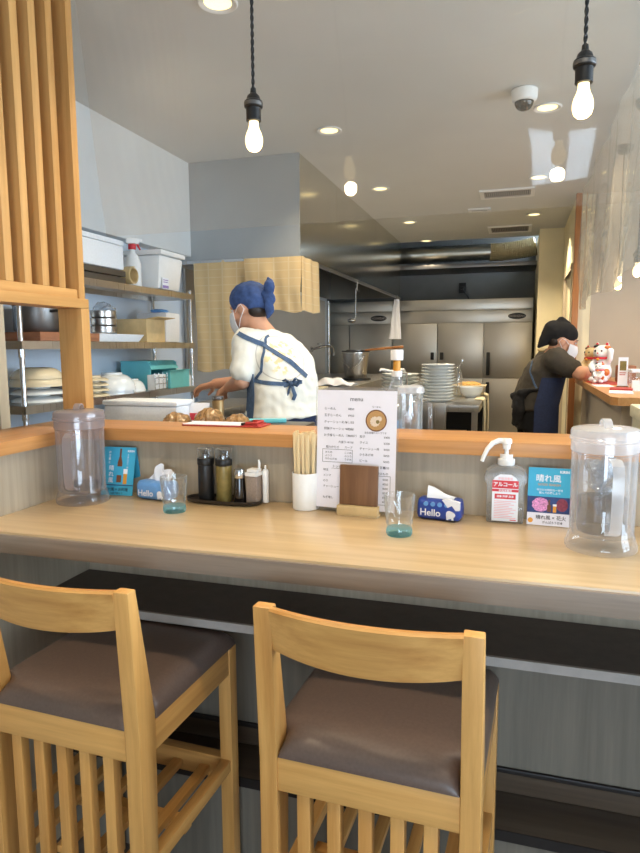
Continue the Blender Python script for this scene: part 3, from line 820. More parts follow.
def ice(x, y, z0, z1, n, label, r=0.042):
    g = G(); rnd = random.Random(5)
    for i in range(n):
        a = rnd.uniform(0, 6.28); rr = (r - 0.014) * rnd.uniform(0.15, 1) ** 0.5; s = rnd.uniform(0.008, 0.0125)
        m = Matrix.Translation((x + rr * math.cos(a), y + rr * math.sin(a), rnd.uniform(z0, z1))) @ Euler((rnd.uniform(0, 3), rnd.uniform(0, 3), rnd.uniform(0, 3))).to_matrix().to_4x4()
        g.box(-s, s, -s * 0.9, s * 0.9, -s * 0.7, s * 0.7, bev=s * 0.35, mat=m)
    return tag(obj('ice_cubes', g, 'ice', None, 60), label, 'ice', None, 'stuff')
ice(0.178, 1.425, 1.124, 1.180, 30, 'clear ice cubes heaped in the right pitcher')

def tumbler(x, y, label):
    t = thing('drinking_glass', label, 'glass', (x, y, ZT), 0, 'ribbed drinking glasses with aqua feet'); t.scale = (1.05, 1.05, 1.05)
    outer = [(0.0262, 0.001), (0.0278, 0.004), (0.0280, 0.010), (0.0270, 0.016)]
    g = G(); g.lathe([(0.0, 0.0)] + [(0.0255, 0.0)] + outer + [(0.0255, 0.016), (0.0, 0.0155)], seg=40, cap=False); obj('foot', g, 'aqua', t, 40)
    g = G(); seg = 96; prof = [(0.0268, 0.0162), (0.0262, 0.021), (0.0282, 0.027), (0.0288, 0.031), (0.0275, 0.035), (0.0290, 0.042)] + [(0.0290 + 0.0035 * k / 10, 0.042 + 0.046 * k / 10) for k in range(1, 11)]
    rs = []
    for r, z in prof:
        amp = 0.0013 if z > 0.037 and z < 0.086 else 0.0
        rs.append([((r + amp * math.cos(15 * a + z * 190)) * math.cos(a), (r + amp * math.cos(15 * a + z * 190)) * math.sin(a), z) for a in [2 * math.pi * j / seg for j in range(seg)]])
    for r, z in reversed(prof[1:]):
        rs.append([((r - 0.0016) * math.cos(2 * math.pi * j / seg), (r - 0.0016) * math.sin(2 * math.pi * j / seg), z - (0 if z > 0.03 else -0.001)) for j in range(seg)])
    g.rings(rs, False, False); obj('cup', g, 'glass', t, 50)
    return t
tumbler(-0.243, 1.404, 'ribbed glass with aqua foot in front of the navy tissue pack')
tumbler(-0.838, 1.452, 'ribbed glass with aqua foot in front of the pale blue tissue pack')

# chopstick cup
t = thing('chopstick_cup', 'white straight-sided cup of chopsticks left of the menu', 'cup', (-0.521, 1.578, ZT))
g = G(); g.lathe([(0.0, 0.0), (0.0335, 0.0), (0.035, 0.0015), (0.0355, 0.095), (0.0345, 0.0965), (0.0330, 0.095), (0.0325, 0.006), (0.0, 0.005)], seg=44, cap=False); obj('cup_body', g, 'white', t, 40)
rnd = random.Random(3)
k = 0
for i in range(5):
    for j in range(5):
        px = -0.521 + (i - 2) * 0.0118 + rnd.uniform(-1, 1) * 0.001; py = 1.578 + (j - 2) * 0.0105 + rnd.uniform(-1, 1) * 0.001
        if math.hypot(px + 0.521, py - 1.578) > 0.027: continue
        g = G(); h = 0.198 + rnd.uniform(-0.004, 0.006); dx, dy = (px + 0.521) * 0.10, (py - 1.578) * 0.10
        w, d = 0.0042, 0.0022
        b = [(-w * .8, -d), (w * .8, -d), (w * .8, d), (-w * .8, d)]
        g.hexa([(px - dx + u, py - dy + v, ZT + 0.0062) for u, v in b], [(px + dx + u * 1.25, py + dy + v, ZT + h) for u, v in b], 0.0004)
        g.box(px + dx - 0.0004, px + dx + 0.0004, py + dy - d - 0.0002, py + dy + d + 0.0002, ZT + h - 0.05, ZT + h + 0.0002)
        tag(obj('disposable_chopsticks', g, 'bamboo', None, 30), 'pair of pale disposable chopsticks standing in the white cup', 'chopsticks', 'chopsticks in the white cup')

# condiment tray
TX, TY = -0.757, 1.578
t = thing('condiment_tray', 'oval black tray holding the four condiment containers', 'tray', (TX, TY, ZT))
def oval(hx, hy, z, n=48):
    out = []
    for k in range(n):
        a = 2 * math.pi * k / n; c, s = math.cos(a), math.sin(a)
        out.append(((abs(c) ** 0.6) * hx * (1 if c > 0 else -1), (abs(s) ** 0.8) * hy * (1 if s > 0 else -1), z))
    return out
g = G(); g.rings([oval(0.098, 0.033, 0.0), oval(0.107, 0.040, 0.003), oval(0.110, 0.043, 0.012), oval(0.1085, 0.0415, 0.0125), oval(0.105, 0.038, 0.005), oval(0.098, 0.033, 0.004)])
obj('tray_dish', g, 'trayblack', t, 50)
zb = ZT + 0.0045
def shaker(x, y, label, fill, mat):
    t = thing('seasoning_bottle', label, 'bottle', (x, y, zb), 0, None)
    g = G(); g.lathe([(0.0, 0.0), (0.0205, 0.0), (0.0215, 0.002), (0.0215, 0.098), (0.0, 0.098)], seg=36, cap=False); obj('body', g, mat, t, 40)
    g = G(); g.lathe([(0.0222, 0.0985), (0.0232, 0.100), (0.0232, 0.114), (0.0215, 0.117), (0.0, 0.117)], seg=36, cap=False); obj('lid_ring', g, 'black', t, 40)
    g = G(); g.lathe([(0.0222, 0.1175), (0.0225, 0.142), (0.0205, 0.1445), (0.0, 0.145)], seg=36, cap=False); obj('clear_cap', g, 'glass', t, 40)
    g = G(); g.lathe([(0.0, 0.1175), (0.010, 0.1175), (0.010, 0.128), (0.004, 0.131), (0.004, 0.139), (0.0, 0.140)], seg=20, cap=False); obj('spout', g, 'darksteel', t, 40)
    return t
shaker(-0.810, 1.578, 'black seasoning bottle with clear cap at the left end of the tray', 0, 'black')
shaker(-0.756, 1.578, 'olive seasoning bottle with clear cap, second on the tray', 0, 'oil')
t = thing('soy_sauce_bottle', 'small dark sauce bottle with silver cap on the black tray', 'bottle', (-0.707, 1.572, zb))
g = G(); g.lathe([(0.0, 0), (0.0165, 0), (0.0178, 0.003), (0.0172, 0.02), (0.0150, 0.055), (0.0140, 0.068), (0.0, 0.068)], seg=32, cap=False); obj('body', g, 'sauce', t, 40)
g = G(); g.lathe([(0.0150, 0.0682), (0.0156, 0.07), (0.0156, 0.088), (0.0140, 0.092), (0.0, 0.092)], seg=32, cap=False); obj('cap', g, 'chrome', t, 40)
t = thing('pepper_container', 'grey pepper container with white lid at the right end of the tray', 'container', (-0.668, 1.578, zb), R(-6))
g = G(); g.box(-0.0165, 0.0165, -0.016, 0.016, 0, 0.074, bev=0.003); obj('body', g, 'pepper', t, 40)
g = G(); g.box(-0.0185, 0.0185, -0.018, 0.018, 0.0745, 0.085, bev=0.0025); g.box(-0.013, 0.017, -0.016, 0.014, 0.0852, 0.094, bev=0.003); lo = obj('lid', g, 'white', t, 40)
g = G(); g.tube([(0.012, 0.008, 0.094), (0.013, 0.008, 0.108), (0.011, 0.008, 0.117)], [0.0035, 0.0035, 0.0028], 10); obj('lid_tab', g, 'white', lo, 40)
t = thing('toothpick_holder', 'slim white holder standing behind the pepper container', 'holder', (-0.640, 1.592, zb), 0)
g = G(); g.lathe([(0, 0), (0.0085, 0), (0.0085, 0.085), (0.0065, 0.090), (0.0, 0.090)], seg=20, cap=False); obj('holder_body', g, 'white', t, 40)
g = G(); g.lathe([(0.0, 0.0905), (0.003, 0.0905), (0.0028, 0.101), (0, 0.102)], seg=12, cap=False); obj('holder_tip', g, 'white', t, 40)

# menu and its stand
MT = thing('menu_sheet', 'laminated white menu sheet standing upright in the wooden stand', 'menu', (-0.385, 1.558, ZT + 0.0045), R(-3.5))
lean = R(4)
def onm(x, h, d=0.0): return (x, h * math.sin(lean) - d * math.cos(lean), h * math.cos(lean) + d * math.sin(lean))
MXD = (1, 0, 0); MUD = (0, math.sin(lean), math.cos(lean))
w, h = 0.1045, 0.312
g = G(); g.prism([(-w - 0.005, 0.0), (w + 0.005, 0.0), (w + 0.005, h + 0.004), (-w - 0.005, h + 0.004)], lambda a, b, d: onm(a, b, d), 0.0005, -0.0006); obj('laminate_film', g, 'laminate', MT, 0)
g = G(); g.prism([(-w, 0.006), (w, 0.006), (w, h - 0.004), (-w, h - 0.004)], lambda a, b, d: onm(a, b, d), 0.0009, 0.0006); obj('paper_sheet', g, 'paper', MT, 0)
g = G(); D = 0.0012
def T(s, x, hh, size, align='LEFT', sq=1.0): globals()['g'].text(s, size, onm(x, hh, D), MXD, MUD, align, 0.004, sq)
T('menu', 0.0, 0.281, 0.0155, 'CENTER'); flat_obj('title_lettering', g, 'ink', MT); g = G()
rows = [('らーめん', '¥850'), ('玉子らーめん', '¥950'), ('チャーシューめん', '¥1,150'), ('特製チャーシューめん', '¥1,250'), ('お子様らーめん（ハーフ）', '¥600')]
for i, (a, b) in enumerate(rows):
    T(a, -0.086, 0.258 - i * 0.0170, 0.0078)
flat_obj('dish_lettering', g, 'ink', MT); g = G()
for i, (a, b) in enumerate(rows): T(b, -0.006, 0.258 - i * 0.0170, 0.0078, 'RIGHT')
flat_obj('price_lettering', g, 'ink', MT); g = G()
T('大盛り+¥100', -0.006, 0.1735, 0.0072, 'RIGHT')
T('麺のかたさ', -0.080, 0.1600, 0.0072); T('スープ', -0.030, 0.1600, 0.0072)
for i, (a, b) in enumerate([('かため', 'こいめ'), ('ふつう', 'ふつう'), ('やわらかめ', 'うすめ')]):
    T(a, -0.082, 0.1465 - i * 0.0085, 0.0066); T(b, -0.010, 0.1465 - i * 0.0085, 0.0066, 'RIGHT')
def frame(x0, x1, h0, h1, th=0.0009):
    for a, b, c, d in ((x0, x1, h0, h0 + th), (x0, x1, h1 - th, h1), (x0, x0 + th, h0, h1), (x1 - th, x1, h0, h1)):
        g.prism([(a, c), (b, c), (b, d), (a, d)], lambda p, q, r: onm(p, q, r), D, 0.0010)
g2 = g; g = G(); frame(-0.089, -0.008, 0.1235, 0.1570); flat_obj('box_outline', g, 'ink', MT); g = g2
T('トッピング', -0.062, 0.110, 0.0085); g.prism([(-0.064, 0.1075), (-0.032, 0.1075), (-0.032, 0.1082), (-0.064, 0.1082)], lambda p, q, r: onm(p, q, r), D, 0.0010)
for i, s in enumerate(['味玉', 'メンマ', 'のり', 'チャーシュー', '', 'ねぎ増し']):
    if s: T(s, -0.086, 0.101 - i * 0.0142, 0.0072)
flat_obj('topping_lettering', g, 'ink', MT); g = G()
right = [('餃子', '¥400'), ('ライス', '¥200'), ('チャーシュー丼', '¥450'), ('からあげ丼', '¥450'), ('ビール', '¥500'), ('ソフトドリンク 各種', '¥250')]
for i, (a, b) in enumerate(right):
    T(a, 0.010, 0.1895 - i * 0.0152, 0.0074); T(b, 0.088, 0.1895 - i * 0.0152, 0.0074, 'RIGHT')
flat_obj('drinks_lettering', g, 'ink', MT); g = G()
T('当店自慢のスープです', 0.022, 0.2005, 0.0058); T('らーめん', 0.052, 0.2655, 0.0058, 'CENTER')
T('お飲みもの', 0.050, 0.0985, 0.0072)
g2 = g; g = G(); frame(0.004, 0.092, 0.022, 0.0955); flat_obj('box_outline', g, 'ink', MT); g = g2
for i in range(6): T('¥%d' % (500 + 50 * (i % 3)), 0.086, 0.084 - i * 0.0112, 0.0068, 'RIGHT')
flat_obj('topping_lettering', g, 'ink', MT)
g = G()
def disc(cx, ch, r, d0, d1, n=40, jag=0.0): g.prism([(cx + r * (1 + jag * math.sin(k * 2.7)) * math.cos(2 * math.pi * k / n), ch + r * (1 + jag * math.sin(k * 2.7)) * math.sin(2 * math.pi * k / n)) for k in range(n)], lambda a, b, d: onm(a, b, d), d1, d0)
g.mi = 0; disc(0.052, 0.2335, 0.0275, 0.0010, 0.0012)
g.mi = 1; disc(0.052, 0.2335, 0.0245, 0.0012, 0.0013)
g.mi = 2; disc(0.049, 0.231, 0.0125, 0.0013, 0.0015, 30, 0.12); disc(0.060, 0.238, 0.0065, 0.0013, 0.0016, 24, 0.15)
g.mi = 3; disc(0.056, 0.2305, 0.0048, 0.0015, 0.0017, 20, 0.2)
obj('bowl_picture', g, ['brownprint', 'soup', 'meat', 'oil'], MT, 0)
t = thing('menu_stand', 'small walnut block stand gripping the menu sheet', 'stand', (-0.370, 1.545, ZT), R(-3.5))
g = G(); g.box(-0.052, 0.052, -0.020, 0.030, 0.0, 0.003, bev=0.0008); obj('foot_plate', g, 'bamboo', t, 30)
g = G(); g.box(-0.052, 0.052, -0.022, 0.004, 0.003, 0.026, bev=0.001); obj('base', g, 'card', t, 30)
g = G(); m = Matrix.Translation((0, 0.0, 0.0262)) @ Matrix.Rotation(-lean, 4, 'X'); g.box(-0.049, 0.049, -0.010, 0.0015, 0.0, 0.1, bev=0.001, mat=m); obj('front_plate', g, 'walnut', t, 30)

# soft tissue packs
def tissue_pack(x, y, rz, label, mat, name_txt, pulled):
    t = thing('tissue_pack', label, 'tissue pack', (x, y, ZT), rz, 'soft tissue packs')
    hx, hy, hz = 0.054, 0.033, 0.052
    g = G(); n, mm = 24, 14
    rs = []
    for i in range(n + 1):
        u = -1 + 2 * i / n; e = (1 - abs(u) ** 8) ** 0.35
        ring = []
        for k in range(28):
            a = 2 * math.pi * k / 28; c, s = math.cos(a), math.sin(a)
            yy = hy * (0.55 + 0.45 * e) * (abs(c) ** 0.5) * (1 if c > 0 else -1); zz = hz / 2 + hz / 2 * (0.72 + 0.28 * e) * (abs(s) ** 0.5) * (1 if s > 0 else -1)
            zz += 0.002 * noise.noise(Vector((u * 4, a * 1.4, x))) * (1 if zz > 0.01 else 0); yy += 0.0015 * noise.noise(Vector((u * 5, a * 2, 3 + x)))
            ring.append((u * hx * (1.0 - 0.02 * (s > 0)), yy, max(zz, 0.0006)))
        rs.append(ring)
    g.rings(rs); obj('wrapper', g, mat, t, 60)
    yf = -hy - 0.0012
    g = G(); g.text('Hello', 0.0235, (-0.043, yf, 0.0125), (1, 0, 0), (0, 0.02, 1), 'LEFT', 0.02); flat_obj('printed_word', g, 'packwhite', t)
    g = G(); pts = []
    for k in range(40):
        a = 2 * math.pi * k / 40; r = 0.0105 * (1 + 0.10 * math.cos(3 * a)); pts.append((0.032 + r * 1.05 * math.cos(a), 0.0185 + r * 0.92 * math.sin(a)))
    g.prism(pts, lambda a, b, d: (a, d, b), yf - 0.0003, yf + 0.002)
    g.box(0.023, 0.028, yf - 0.0003, yf + 0.002, 0.006, 0.013); g.box(0.035, 0.040, yf - 0.0003, yf + 0.002, 0.006, 0.013)
    obj('round_mark', g, 'packwhite', t, 0)
    if pulled:
        g = G()
        g.sheet(lambda u, v: ((u - 0.5) * (0.075 - 0.045 * v) + 0.012 * v, (0.02 * math.sin(u * 9 + v * 3)) * (0.5 + 0.5 * v) * 0.6, 0.048 + 0.052 * v - 0.020 * v * abs(u - 0.42) * 2), 20, 10, 0.0012)
        g.sheet(lambda u, v: ((u - 0.5) * (0.07 - 0.02 * v) + 0.020 * v, 0.004 + 0.018 * v + 0.006 * math.sin(u * 12), 0.047 + 0.034 * v - 0.012 * abs(u - 0.5)), 20, 8, 0.0012)
        obj('pulled_tissue', g, 'tissue', t, 60)
    else:
        g = G()
        g.sheet(lambda u, v: (-0.030 + 0.066 * u, -0.004 + 0.010 * math.sin(u * 7) * v - 0.012 + 0.024 * v, 0.0505 + 0.028 * math.sin(v * math.pi) * (1 - 0.9 * u) + 0.002), 18, 10, 0.0012)
        obj('top_flap', g, 'packwhite', t, 60)
        g = G(); rr = random.Random(9)
        for k in range(4): 
            cx = -0.028 + 0.017 * k; g.prism([(cx + 0.006 * math.cos(a * 0.7), 0.041 + 0.0055 * math.sin(a * 0.7)) for a in range(9)], lambda a, b, d: (a, d, b), yf - 0.0002, yf + 0.006)
        obj('printed_flowers', g, 'bluepale', t, 0)
        g = G(); g.prism([(0.012, 0.0535), (0.026, 0.036), (0.036, 0.0415), (0.045, 0.030), (0.0545, 0.031), (0.0545, 0.0505), (0.03, 0.056)], lambda a, b, d: (a, d, b), yf - 0.0006, yf + 0.01)
        obj('white_corner', g, 'packwhite', t, 0)
    return t
tissue_pack(-0.170, 1.572, R(-8), 'navy soft tissue pack to the right of the menu', 'blue', 'Hello', False)
tissue_pack(-0.958, 1.572, R(-6), 'pale blue soft tissue pack with a tissue pulled up', 'bluepale', 'Hello', True)

# alcohol spray bottle
t = thing('sanitizer_bottle', 'frosted hand sanitizer pump bottle with red and white label', 'bottle', (-0.018, 1.588, ZT))
sil = [(-0.040, 0.0), (0.040, 0.0), (0.043, 0.003), (0.0435, 0.095), (0.0490, 0.102), (0.0490, 0.112), (0.044, 0.126), (0.033, 0.134), (0.020, 0.138), (-0.020, 0.138), (-0.033, 0.134), (-0.044, 0.126), (-0.0490, 0.112), (-0.0490, 0.102), (-0.0435, 0.095), (-0.043, 0.003)]
g = G()
def inset(k, d): return [((a * k if abs(a) > 0.02 else a), d, (b - 0.069) * k + 0.069) for a, b in sil]
g.rings([inset(0.93, -0.026), inset(0.98, -0.0245), inset(1.0, -0.019), inset(1.0, 0.019), inset(0.98, 0.0245), inset(0.93, 0.026)]); obj('bottle_body', g, 'soap', t, 25)
g = G(); g.box(-0.041, 0.041, -0.018, 0.018, 0.0035, 0.042, bev=0.004); obj('contents', g, 'liquid', t, 30)
g = G(); yf = -0.0268
lab = [(-0.030, 0.006), (0.030, 0.006), (0.030, 0.100), (0.024, 0.112), (0.012, 0.119), (-0.012, 0.119), (-0.024, 0.112), (-0.030, 0.100)]
g.prism(lab, lambda a, b, d: (a, d, b), yf, yf + 0.0006); lo = obj('label', g, 'packwhite', t, 0)
g = G(); g.box(-0.030, 0.030, yf - 0.0004, yf - 0.0001, 0.0855, 0.1045); g.box(-0.030, 0.030, yf - 0.0004, yf - 0.0001, 0.0775, 0.0835); flat_obj('red_band', g, 'red', lo); g = G(); g.box(-0.024, 0.024, yf - 0.0004, yf - 0.0001, 0.0600, 0.0720); g.box(0.012, 0.026, yf - 0.0004, yf - 0.0001, 0.0085, 0.0105)
flat_obj('label_print', g, 'red', lo)
g = G(); g.text('アルコール', 0.0118, (0, yf - 0.0006, 0.0910), align='CENTER', bold=0.03, squash=0.95); flat_obj('printed_word', g, 'packwhite', lo)
g = G()
g.text('手指消毒用', 0.0060, (0, yf - 0.0006, 0.0780), align='CENTER', bold=0.02); g.text('消毒 除菌 洗浄', 0.0060, (0, yf - 0.0006, 0.0640), align='CENTER', bold=0.02)
flat_obj('small_print', g, 'packwhite', lo)
g = G()
for k in range(11):
    g.box(-0.025, 0.025 - (k * 7 % 5) * 0.004, yf - 0.0003, yf - 0.0001, 0.0135 + k * 0.0040, 0.0149 + k * 0.0040)
flat_obj('fine_lettering', g, 'redpale', lo); g = G(); g.text('手指消毒用', 0.0068, (0, yf - 0.0006, 0.1068), align='CENTER', bold=0.01)
flat_obj('heading_lettering', g, 'redpale', lo)
g = G(); g.lathe([(0.0190, 0.1385), (0.0200, 0.140), (0.0200, 0.152), (0.0185, 0.1535), (0.0150, 0.154), (0.0150, 0.164), (0.0, 0.164)], seg=32, cap=False); po = obj('pump_collar', g, 'white', t, 40)
g = G(); g.lathe([(0.0048, 0.164), (0.0048, 0.186), (0.0085, 0.1865), (0.0085, 0.176), (0.0095, 0.188), (0.0120, 0.190), (0.0120, 0.199), (0.0100, 0.2015), (0.0, 0.202)], seg=24, cap=False); obj('pump_head', g, 'white', po, 40)
g = G(); g.tube([(0.0, 0, 0.195), (-0.018, -0.002, 0.196), (-0.032, -0.006, 0.190), (-0.044, -0.010, 0.176), (-0.052, -0.012, 0.158), (-0.056, -0.013, 0.146)], [0.0070, 0.0068, 0.0062, 0.0056, 0.0050, 0.0046], 14); obj('nozzle', g, 'white', po, 50)

# beer leaflets (printed stand cards)
def leaflet(x, y, rz, label, w, h, lean, side, style):
    t = thing('leaflet_card', label, 'leaflet', (x, y, ZT), rz, None)
    L = R(lean); on = lambda a, b, d: (a, b * math.sin(L) - d * math.cos(L), b * math.cos(L) + d * math.sin(L))
    UD = (0, math.sin(L), math.cos(L))
    g = G(); g.prism([(-w, 0.0008), (w, 0.0008), (w, h), (-w, h)], on, 0.0005, -0.0005)
    # folded back leg of the tent card
    g.prism([(-w, 0.0008), (w, 0.0008), (w, h), (-w, h)], lambda a, b, d: (a, h * math.sin(L) + (h - b) * 0.20 + d, b * math.cos(L)), 0.0006, 0.0016)
    obj('card', g, 'beerblue' if side else 'paper', t, 0)
    g = G()
    def rect(a0, a1, b0, b1, d=0.0008): g.prism([(a0, b0), (a1, b0), (a1, b1), (a0, b1)], on, d, 0.0006)
    if style == 0:
        g.mi = 0; rect(-w, w, h * 0.50, h); g.mi = 1; rect(-w, w, h * 0.22, h * 0.50)
        g.mi = 2; g.prism([(-0.018 + 0.019 * math.cos(k / 30 * 6.283) * (1 + 0.08 * math.sin(k * 2)), h * 0.36 + 0.0165 * math.sin(k / 30 * 6.283)) for k in range(30)], on, 0.0010, 0.0008)
        g.mi = 3; g.prism([(0.030 + 0.013 * math.cos(k / 24 * 6.283), h * 0.37 + 0.015 * math.sin(k / 24 * 6.283)) for k in range(24)], on, 0.0010, 0.0008)
        g.mi = 4; rect(0.010, 0.0175, h * 0.24, h * 0.345, 0.0012); g.mi = 5; rect(0.0095, 0.018, h * 0.345, h * 0.38, 0.0012)
        g.mi = 6; rect(-0.003, 0.006, h * 0.245, h * 0.36, 0.0012); rect(-0.0005, 0.0035, h * 0.36, h * 0.45, 0.0012)
    else:
        g.mi = 0; rect(-w, w, h * 0.21, h)
        g.mi = 6; rect(-0.004, 0.011, h * 0.27, h * 0.68, 0.0010); g.prism([(-0.004, h * 0.68), (0.011, h * 0.68), (0.0065, h * 0.80), (0.0065, h * 0.97), (0.0005, h * 0.97), (0.0005, h * 0.80)], on, 0.0010, 0.0008)
        g.mi = 0; rect(-0.004, 0.011, h * 0.42, h * 0.60, 0.0013)
        g.mi = 4; rect(0.017, 0.029, h * 0.24, h * 0.45, 0.0010); g.mi = 5; rect(0.0165, 0.0295, h * 0.45, h * 0.55, 0.0011)
        g.mi = 1; rect(-w, w, h * 0.205, h * 0.225, 0.0009)
    obj('printed_picture', g, ['beerblue', 'beernavy', 'beerpink', 'beerred', 'amber', 'packwhite', 'brownprint'], t, 0)
    g = G()
    def T2(s, a, b, size, al='CENTER', bo=0.01): g.text(s, size, on(a, b, 0.0014), (1, 0, 0), UD, al, bo)
    if style == 0:
        T2('晴れ風', -0.002, h * 0.765, 0.0190); T2('KIRIN', w - 0.003, h * 0.915, 0.0085, 'RIGHT', 0.03)
        T2('今だけの特別な一杯を', 0.002, h * 0.60, 0.0060); T2('飲んで応援しよう', 0.002, h * 0.55, 0.0060)
    else:
        T2('晴', -0.022, h * 0.52, 0.0165); T2('れ', -0.022, h * 0.395, 0.0165); T2('風', -0.022, h * 0.27, 0.0165); T2('KIRIN', w - 0.003, h * 0.90, 0.0085, 'RIGHT', 0.03)
        for q, c in enumerate('うまいビール'): T2(c, 0.028, h * (0.82 - 0.05 * q), 0.0070)
        for q, c in enumerate('お食事と'): T2(c, -0.030, h * (0.87 - 0.07 * q), 0.0085)
    flat_obj('white_lettering', g, 'packwhite', t)
    g = G()
    if style == 0:
        g.mi = 0; T2('晴れ風 × 花火', 0.006, h * 0.115, 0.0110); T2('がんばろう日本', 0.010, h * 0.045, 0.0065)
        flat_obj('dark_lettering', g, 'ink', t); g = G(); T2('GOOD SEASON', 0.0, h * 0.69, 0.0072)
    else:
        g.mi = 0; T2('晴れ風 × お料理', -0.002, h * 0.10, 0.0105); T2('お店で飲もう', 0.0, h * 0.03, 0.0065)
    flat_obj('gold_lettering' if style == 0 else 'dark_lettering', g, 'amber' if style == 0 else 'ink', t)
    if style == 0:
        g = G(); g.prism([(-w + 0.008 + 0.0058 * math.cos(k / 20 * 6.283), h * 0.085 + 0.0058 * math.sin(k / 20 * 6.283)) for k in range(20)], on, 0.0009, 0.0006); obj('gold_seal', g, 'amber', t, 0)
    return t
leaflet(0.080, 1.566, R(-3), 'blue and white beer leaflet between the sanitizer bottle and right pitcher', 0.0475, 0.137, 14, 0, 0)
leaflet(-1.092, 1.568, R(4), 'blue beer leaflet with a bottle picture behind the left pitcher', 0.050, 0.140, 14, 1, 1)

# order clipboard on the ledge
t = thing('clipboard', 'red order clipboard with white sheet lying on the wooden ledge', 'clipboard', (-0.82, 1.735, 1.192), R(1))
g = G(); g.box(-0.125, 0.125, -0.040, 0.045, 0.0006, 0.004, bev=0.001); obj('board', g, 'redlight', t, 30)
g = G(); g.box(-0.122, 0.060, -0.038, 0.040, 0.0042, 0.006); obj('order_sheet', g, 'paper', t, 0)
g = G(); g.box(0.070, 0.112, -0.034, 0.036, 0.0042, 0.008, bev=0.001); g.tube([(0.075, -0.03, 0.012), (0.105, -0.03, 0.012), (0.105, 0.03, 0.012), (0.075, 0.03, 0.012)], 0.004, 8); obj('clip', g, 'redlight', t, 40)
g = G(); g.tube([(0.066, -0.036, 0.0095), (0.072, 0.036, 0.0095)], 0.004, 10); obj('pen', g, 'black', t, 40)

# ------------------------------------------------------------------ kitchen: hood, cloths, fridges
KF = 0.14
t = thing('range_hood', 'large brushed steel exhaust hood hanging at the left of the kitchen', 'hood', (-1.55, 5.2, 1.93))
HX0, HX1, HY0, HY1, HZ0, HZ1 = -1.965, -1.20, 3.56, 6.85, 1.935, ZC - 0.001
g = G(); g.box(HX0, HX1, HY0, HY0 + 0.012, HZ0, HZ1); obj('front_panel', g, 'hoodfront', t, 0, True)
g = G()
for a, b in ((HY0 + 0.012, 4.35), (4.352, 5.6), (5.602, HY1)): g.box(HX1 - 0.012, HX1, a, b, HZ0, HZ1)
obj('side_panel', g, 'steelhood', t, 0, True)
g = G(); g.box(HX0, HX1 - 0.012, HY1 - 0.012, HY1, HZ0, HZ1); obj('end_panel', g, 'steelhood', t, 0, True)
g = G(); g.box(HX0, HX1 - 0.013, HY0 + 0.013, HY1 - 0.013, 2.28, 2.30); obj('filter_deck', g, 'darksteel', t, 0, True)
g = G(); g.box(HX0, HX0 + 0.01, HY0 + 0.013, HY1 - 0.013, HZ0, 2.28); obj('inner_panel', g, 'darksteel', t, 0, True)
g = G(); g.box(HX0, HX1 + 0.004, HY0 - 0.004, HY0 + 0.02, HZ0 - 0.018, HZ0); g.box(HX1 - 0.016, HX1 + 0.004, HY0 + 0.02, HY1, HZ0 - 0.018, HZ0); obj('bottom_rim', g, 'steel', t, 0, True)

def curtain(x0, x1, z0, z1, y, label, side=None):
    g = G()
    def f(u, v):
        x = x0 + (x1 - x0) * u
        k = 0.35 + 0.65 * (1 - v)
        return (x + 0.006 * math.sin(v * 5 + u * 3), y - 0.012 - 0.006 * k * wavy(x * 30 + 1.0 * v, 1) + 0.004 * noise.noise(Vector((x * 9, v * 3, 2))), z0 + (z1 - z0) * v - 0.010 * math.sin(u * 9) * (1 - v))
    g.sheet(f, 60, 24, 0.002)
    if side:
        # part wrapping round the hood corner
        xs, ya, yb = side
        g.sheet(lambda u, v: (xs + 0.012 + 0.006 * k_w(u, v), ya + (yb - ya) * u, z0 + 0.0 + (z1 - z0) * v + 0.006 * math.sin(u * 8) * (1 - v)), 24, 20, 0.002)
    return tag(obj('checked_cloth', g, 'cloth', None, 60, origin=((x0 + x1) / 2, y, z0)), label, 'cloth', 'checked cloths hung from the hood')
k_w = lambda u, v: math.sin(u * 16 + v)
curtain(-1.85, -1.50, 1.285, 1.93, 3.545, 'long beige checked cloth hanging behind the worker in the white shirt')
curtain(-1.515, -1.174, 1.625, 1.928, 3.52, 'short beige checked cloth hung round the front corner of the steel hood', (-1.185, 3.503, 3.86))
g = G(); g.box(-1.90, -1.19, 3.53, 3.538, 1.918, 1.932)
tag(obj('hanging_rail', g, 'chrome', None, 0), 'thin steel rail under the hood holding the checked cloths', 'rail')

